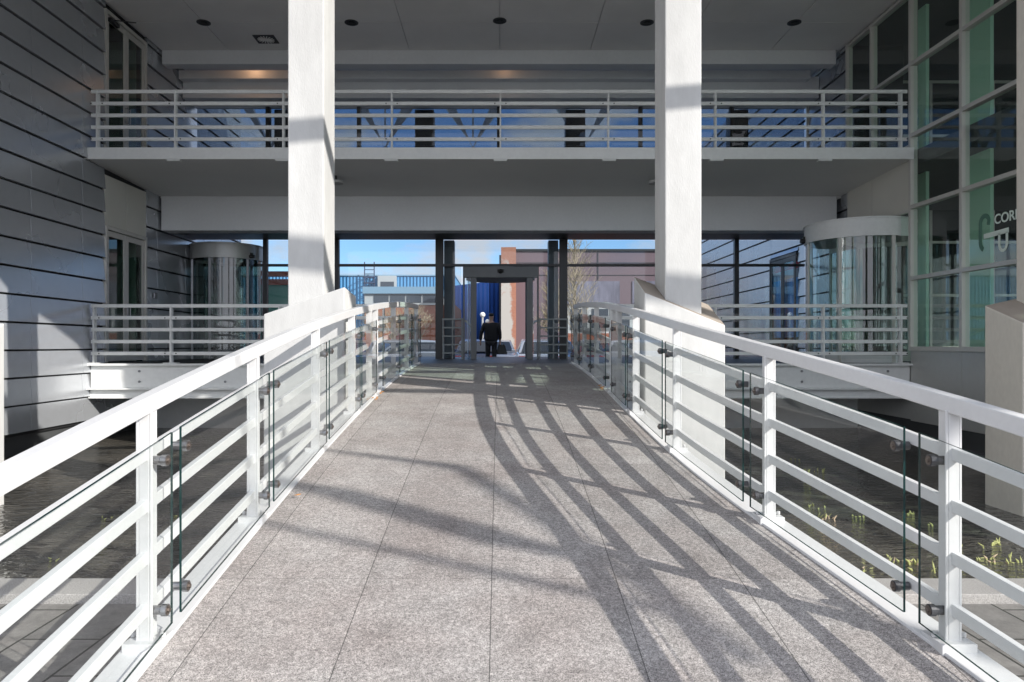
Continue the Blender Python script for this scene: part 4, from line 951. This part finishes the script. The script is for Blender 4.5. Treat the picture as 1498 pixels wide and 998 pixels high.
dm=N.new('ShaderNodeVectorMath'); dm.operation='MULTIPLY'; L.new(dv.outputs[0],dm.inputs[0]); dm.inputs[1].default_value=(11,2,20)
dl=N.new('ShaderNodeVectorMath'); dl.operation='LENGTH'; L.new(dm.outputs[0],dl.inputs[0])
dr_=N.new('ShaderNodeMapRange'); dr_.inputs['From Min'].default_value=1.3; dr_.inputs['From Max'].default_value=.2; dr_.inputs['To Max'].default_value=.2; L.new(dl.outputs['Value'],dr_.inputs[0])
n9=N.new('ShaderNodeTexNoise'); n9.inputs['Scale'].default_value=22; n9.inputs['Detail'].default_value=6; L.new(mp.outputs[0],n9.inputs['Vector'])
m9=N.new('ShaderNodeMath'); m9.operation='MULTIPLY_ADD'; L.new(n9.outputs[0],m9.inputs[0]); m9.inputs[1].default_value=.28; m9.inputs[2].default_value=-.14
a9=N.new('ShaderNodeMath'); a9.operation='ADD'; L.new(ad.outputs[0],a9.inputs[0]); L.new(dr_.outputs[0],a9.inputs[1])
ad2=N.new('ShaderNodeMath'); ad2.operation='ADD'; L.new(a9.outputs[0],ad2.inputs[0]); L.new(m9.outputs[0],ad2.inputs[1]); ad=ad2
r.inputs['From Min'].default_value=.47; r.inputs['From Max'].default_value=.62; L.new(ad.outputs[0],r.inputs[0])
cr=N.new('ShaderNodeMapRange'); cr.inputs['From Min'].default_value=.0; cr.inputs['From Max'].default_value=.16; cr.inputs['To Min'].default_value=3.9; cr.inputs['To Max'].default_value=6.6; L.new(bk.outputs[0],cr.inputs[0])
cl=N.new('ShaderNodeVectorMath'); cl.operation='SCALE'; cl.inputs[0].default_value=(.95,.99,1.10); L.new(cr.outputs[0],cl.inputs['Scale'])
mx=N.new('ShaderNodeMix'); mx.data_type='RGBA'; L.new(r.outputs[0],mx.inputs['Factor']); tn=N.new('ShaderNodeVectorMath'); tn.operation='MULTIPLY'; tn.inputs[1].default_value=(.58,.75,1.0); L.new(sky.outputs[0],tn.inputs[0]); L.new(tn.outputs[0],mx.inputs['A']); L.new(cl.outputs[0],mx.inputs['B'])
L.new(mx.outputs['Result'],bg.inputs[0])

cam=bpy.data.cameras.new('camera'); co=bpy.data.objects.new('camera',cam); COL.objects.link(co); S.camera=co
co.location=(0,0,0); co.rotation_euler=(PI/2,0,0); cam.sensor_width=36; cam.lens=36*F/1498
cam.shift_x=(749-731)/1498; cam.shift_y=(505-499)/1498; cam.clip_start=.05; cam.clip_end=1500
S.view_settings.view_transform='Standard'; S.view_settings.look='None'; S.view_settings.exposure=.43; S.view_settings.gamma=1
S.render.resolution_x=1024; S.render.resolution_y=682
c=S.cycles; c.max_bounces=10; c.diffuse_bounces=5; c.glossy_bounces=5; c.transparent_max_bounces=24; c.transmission_bounces=4
c.caustics_reflective=True; c.caustics_refractive=False; c.blur_glossy=.5; c.sample_clamp_indirect=6; c.use_denoising=True
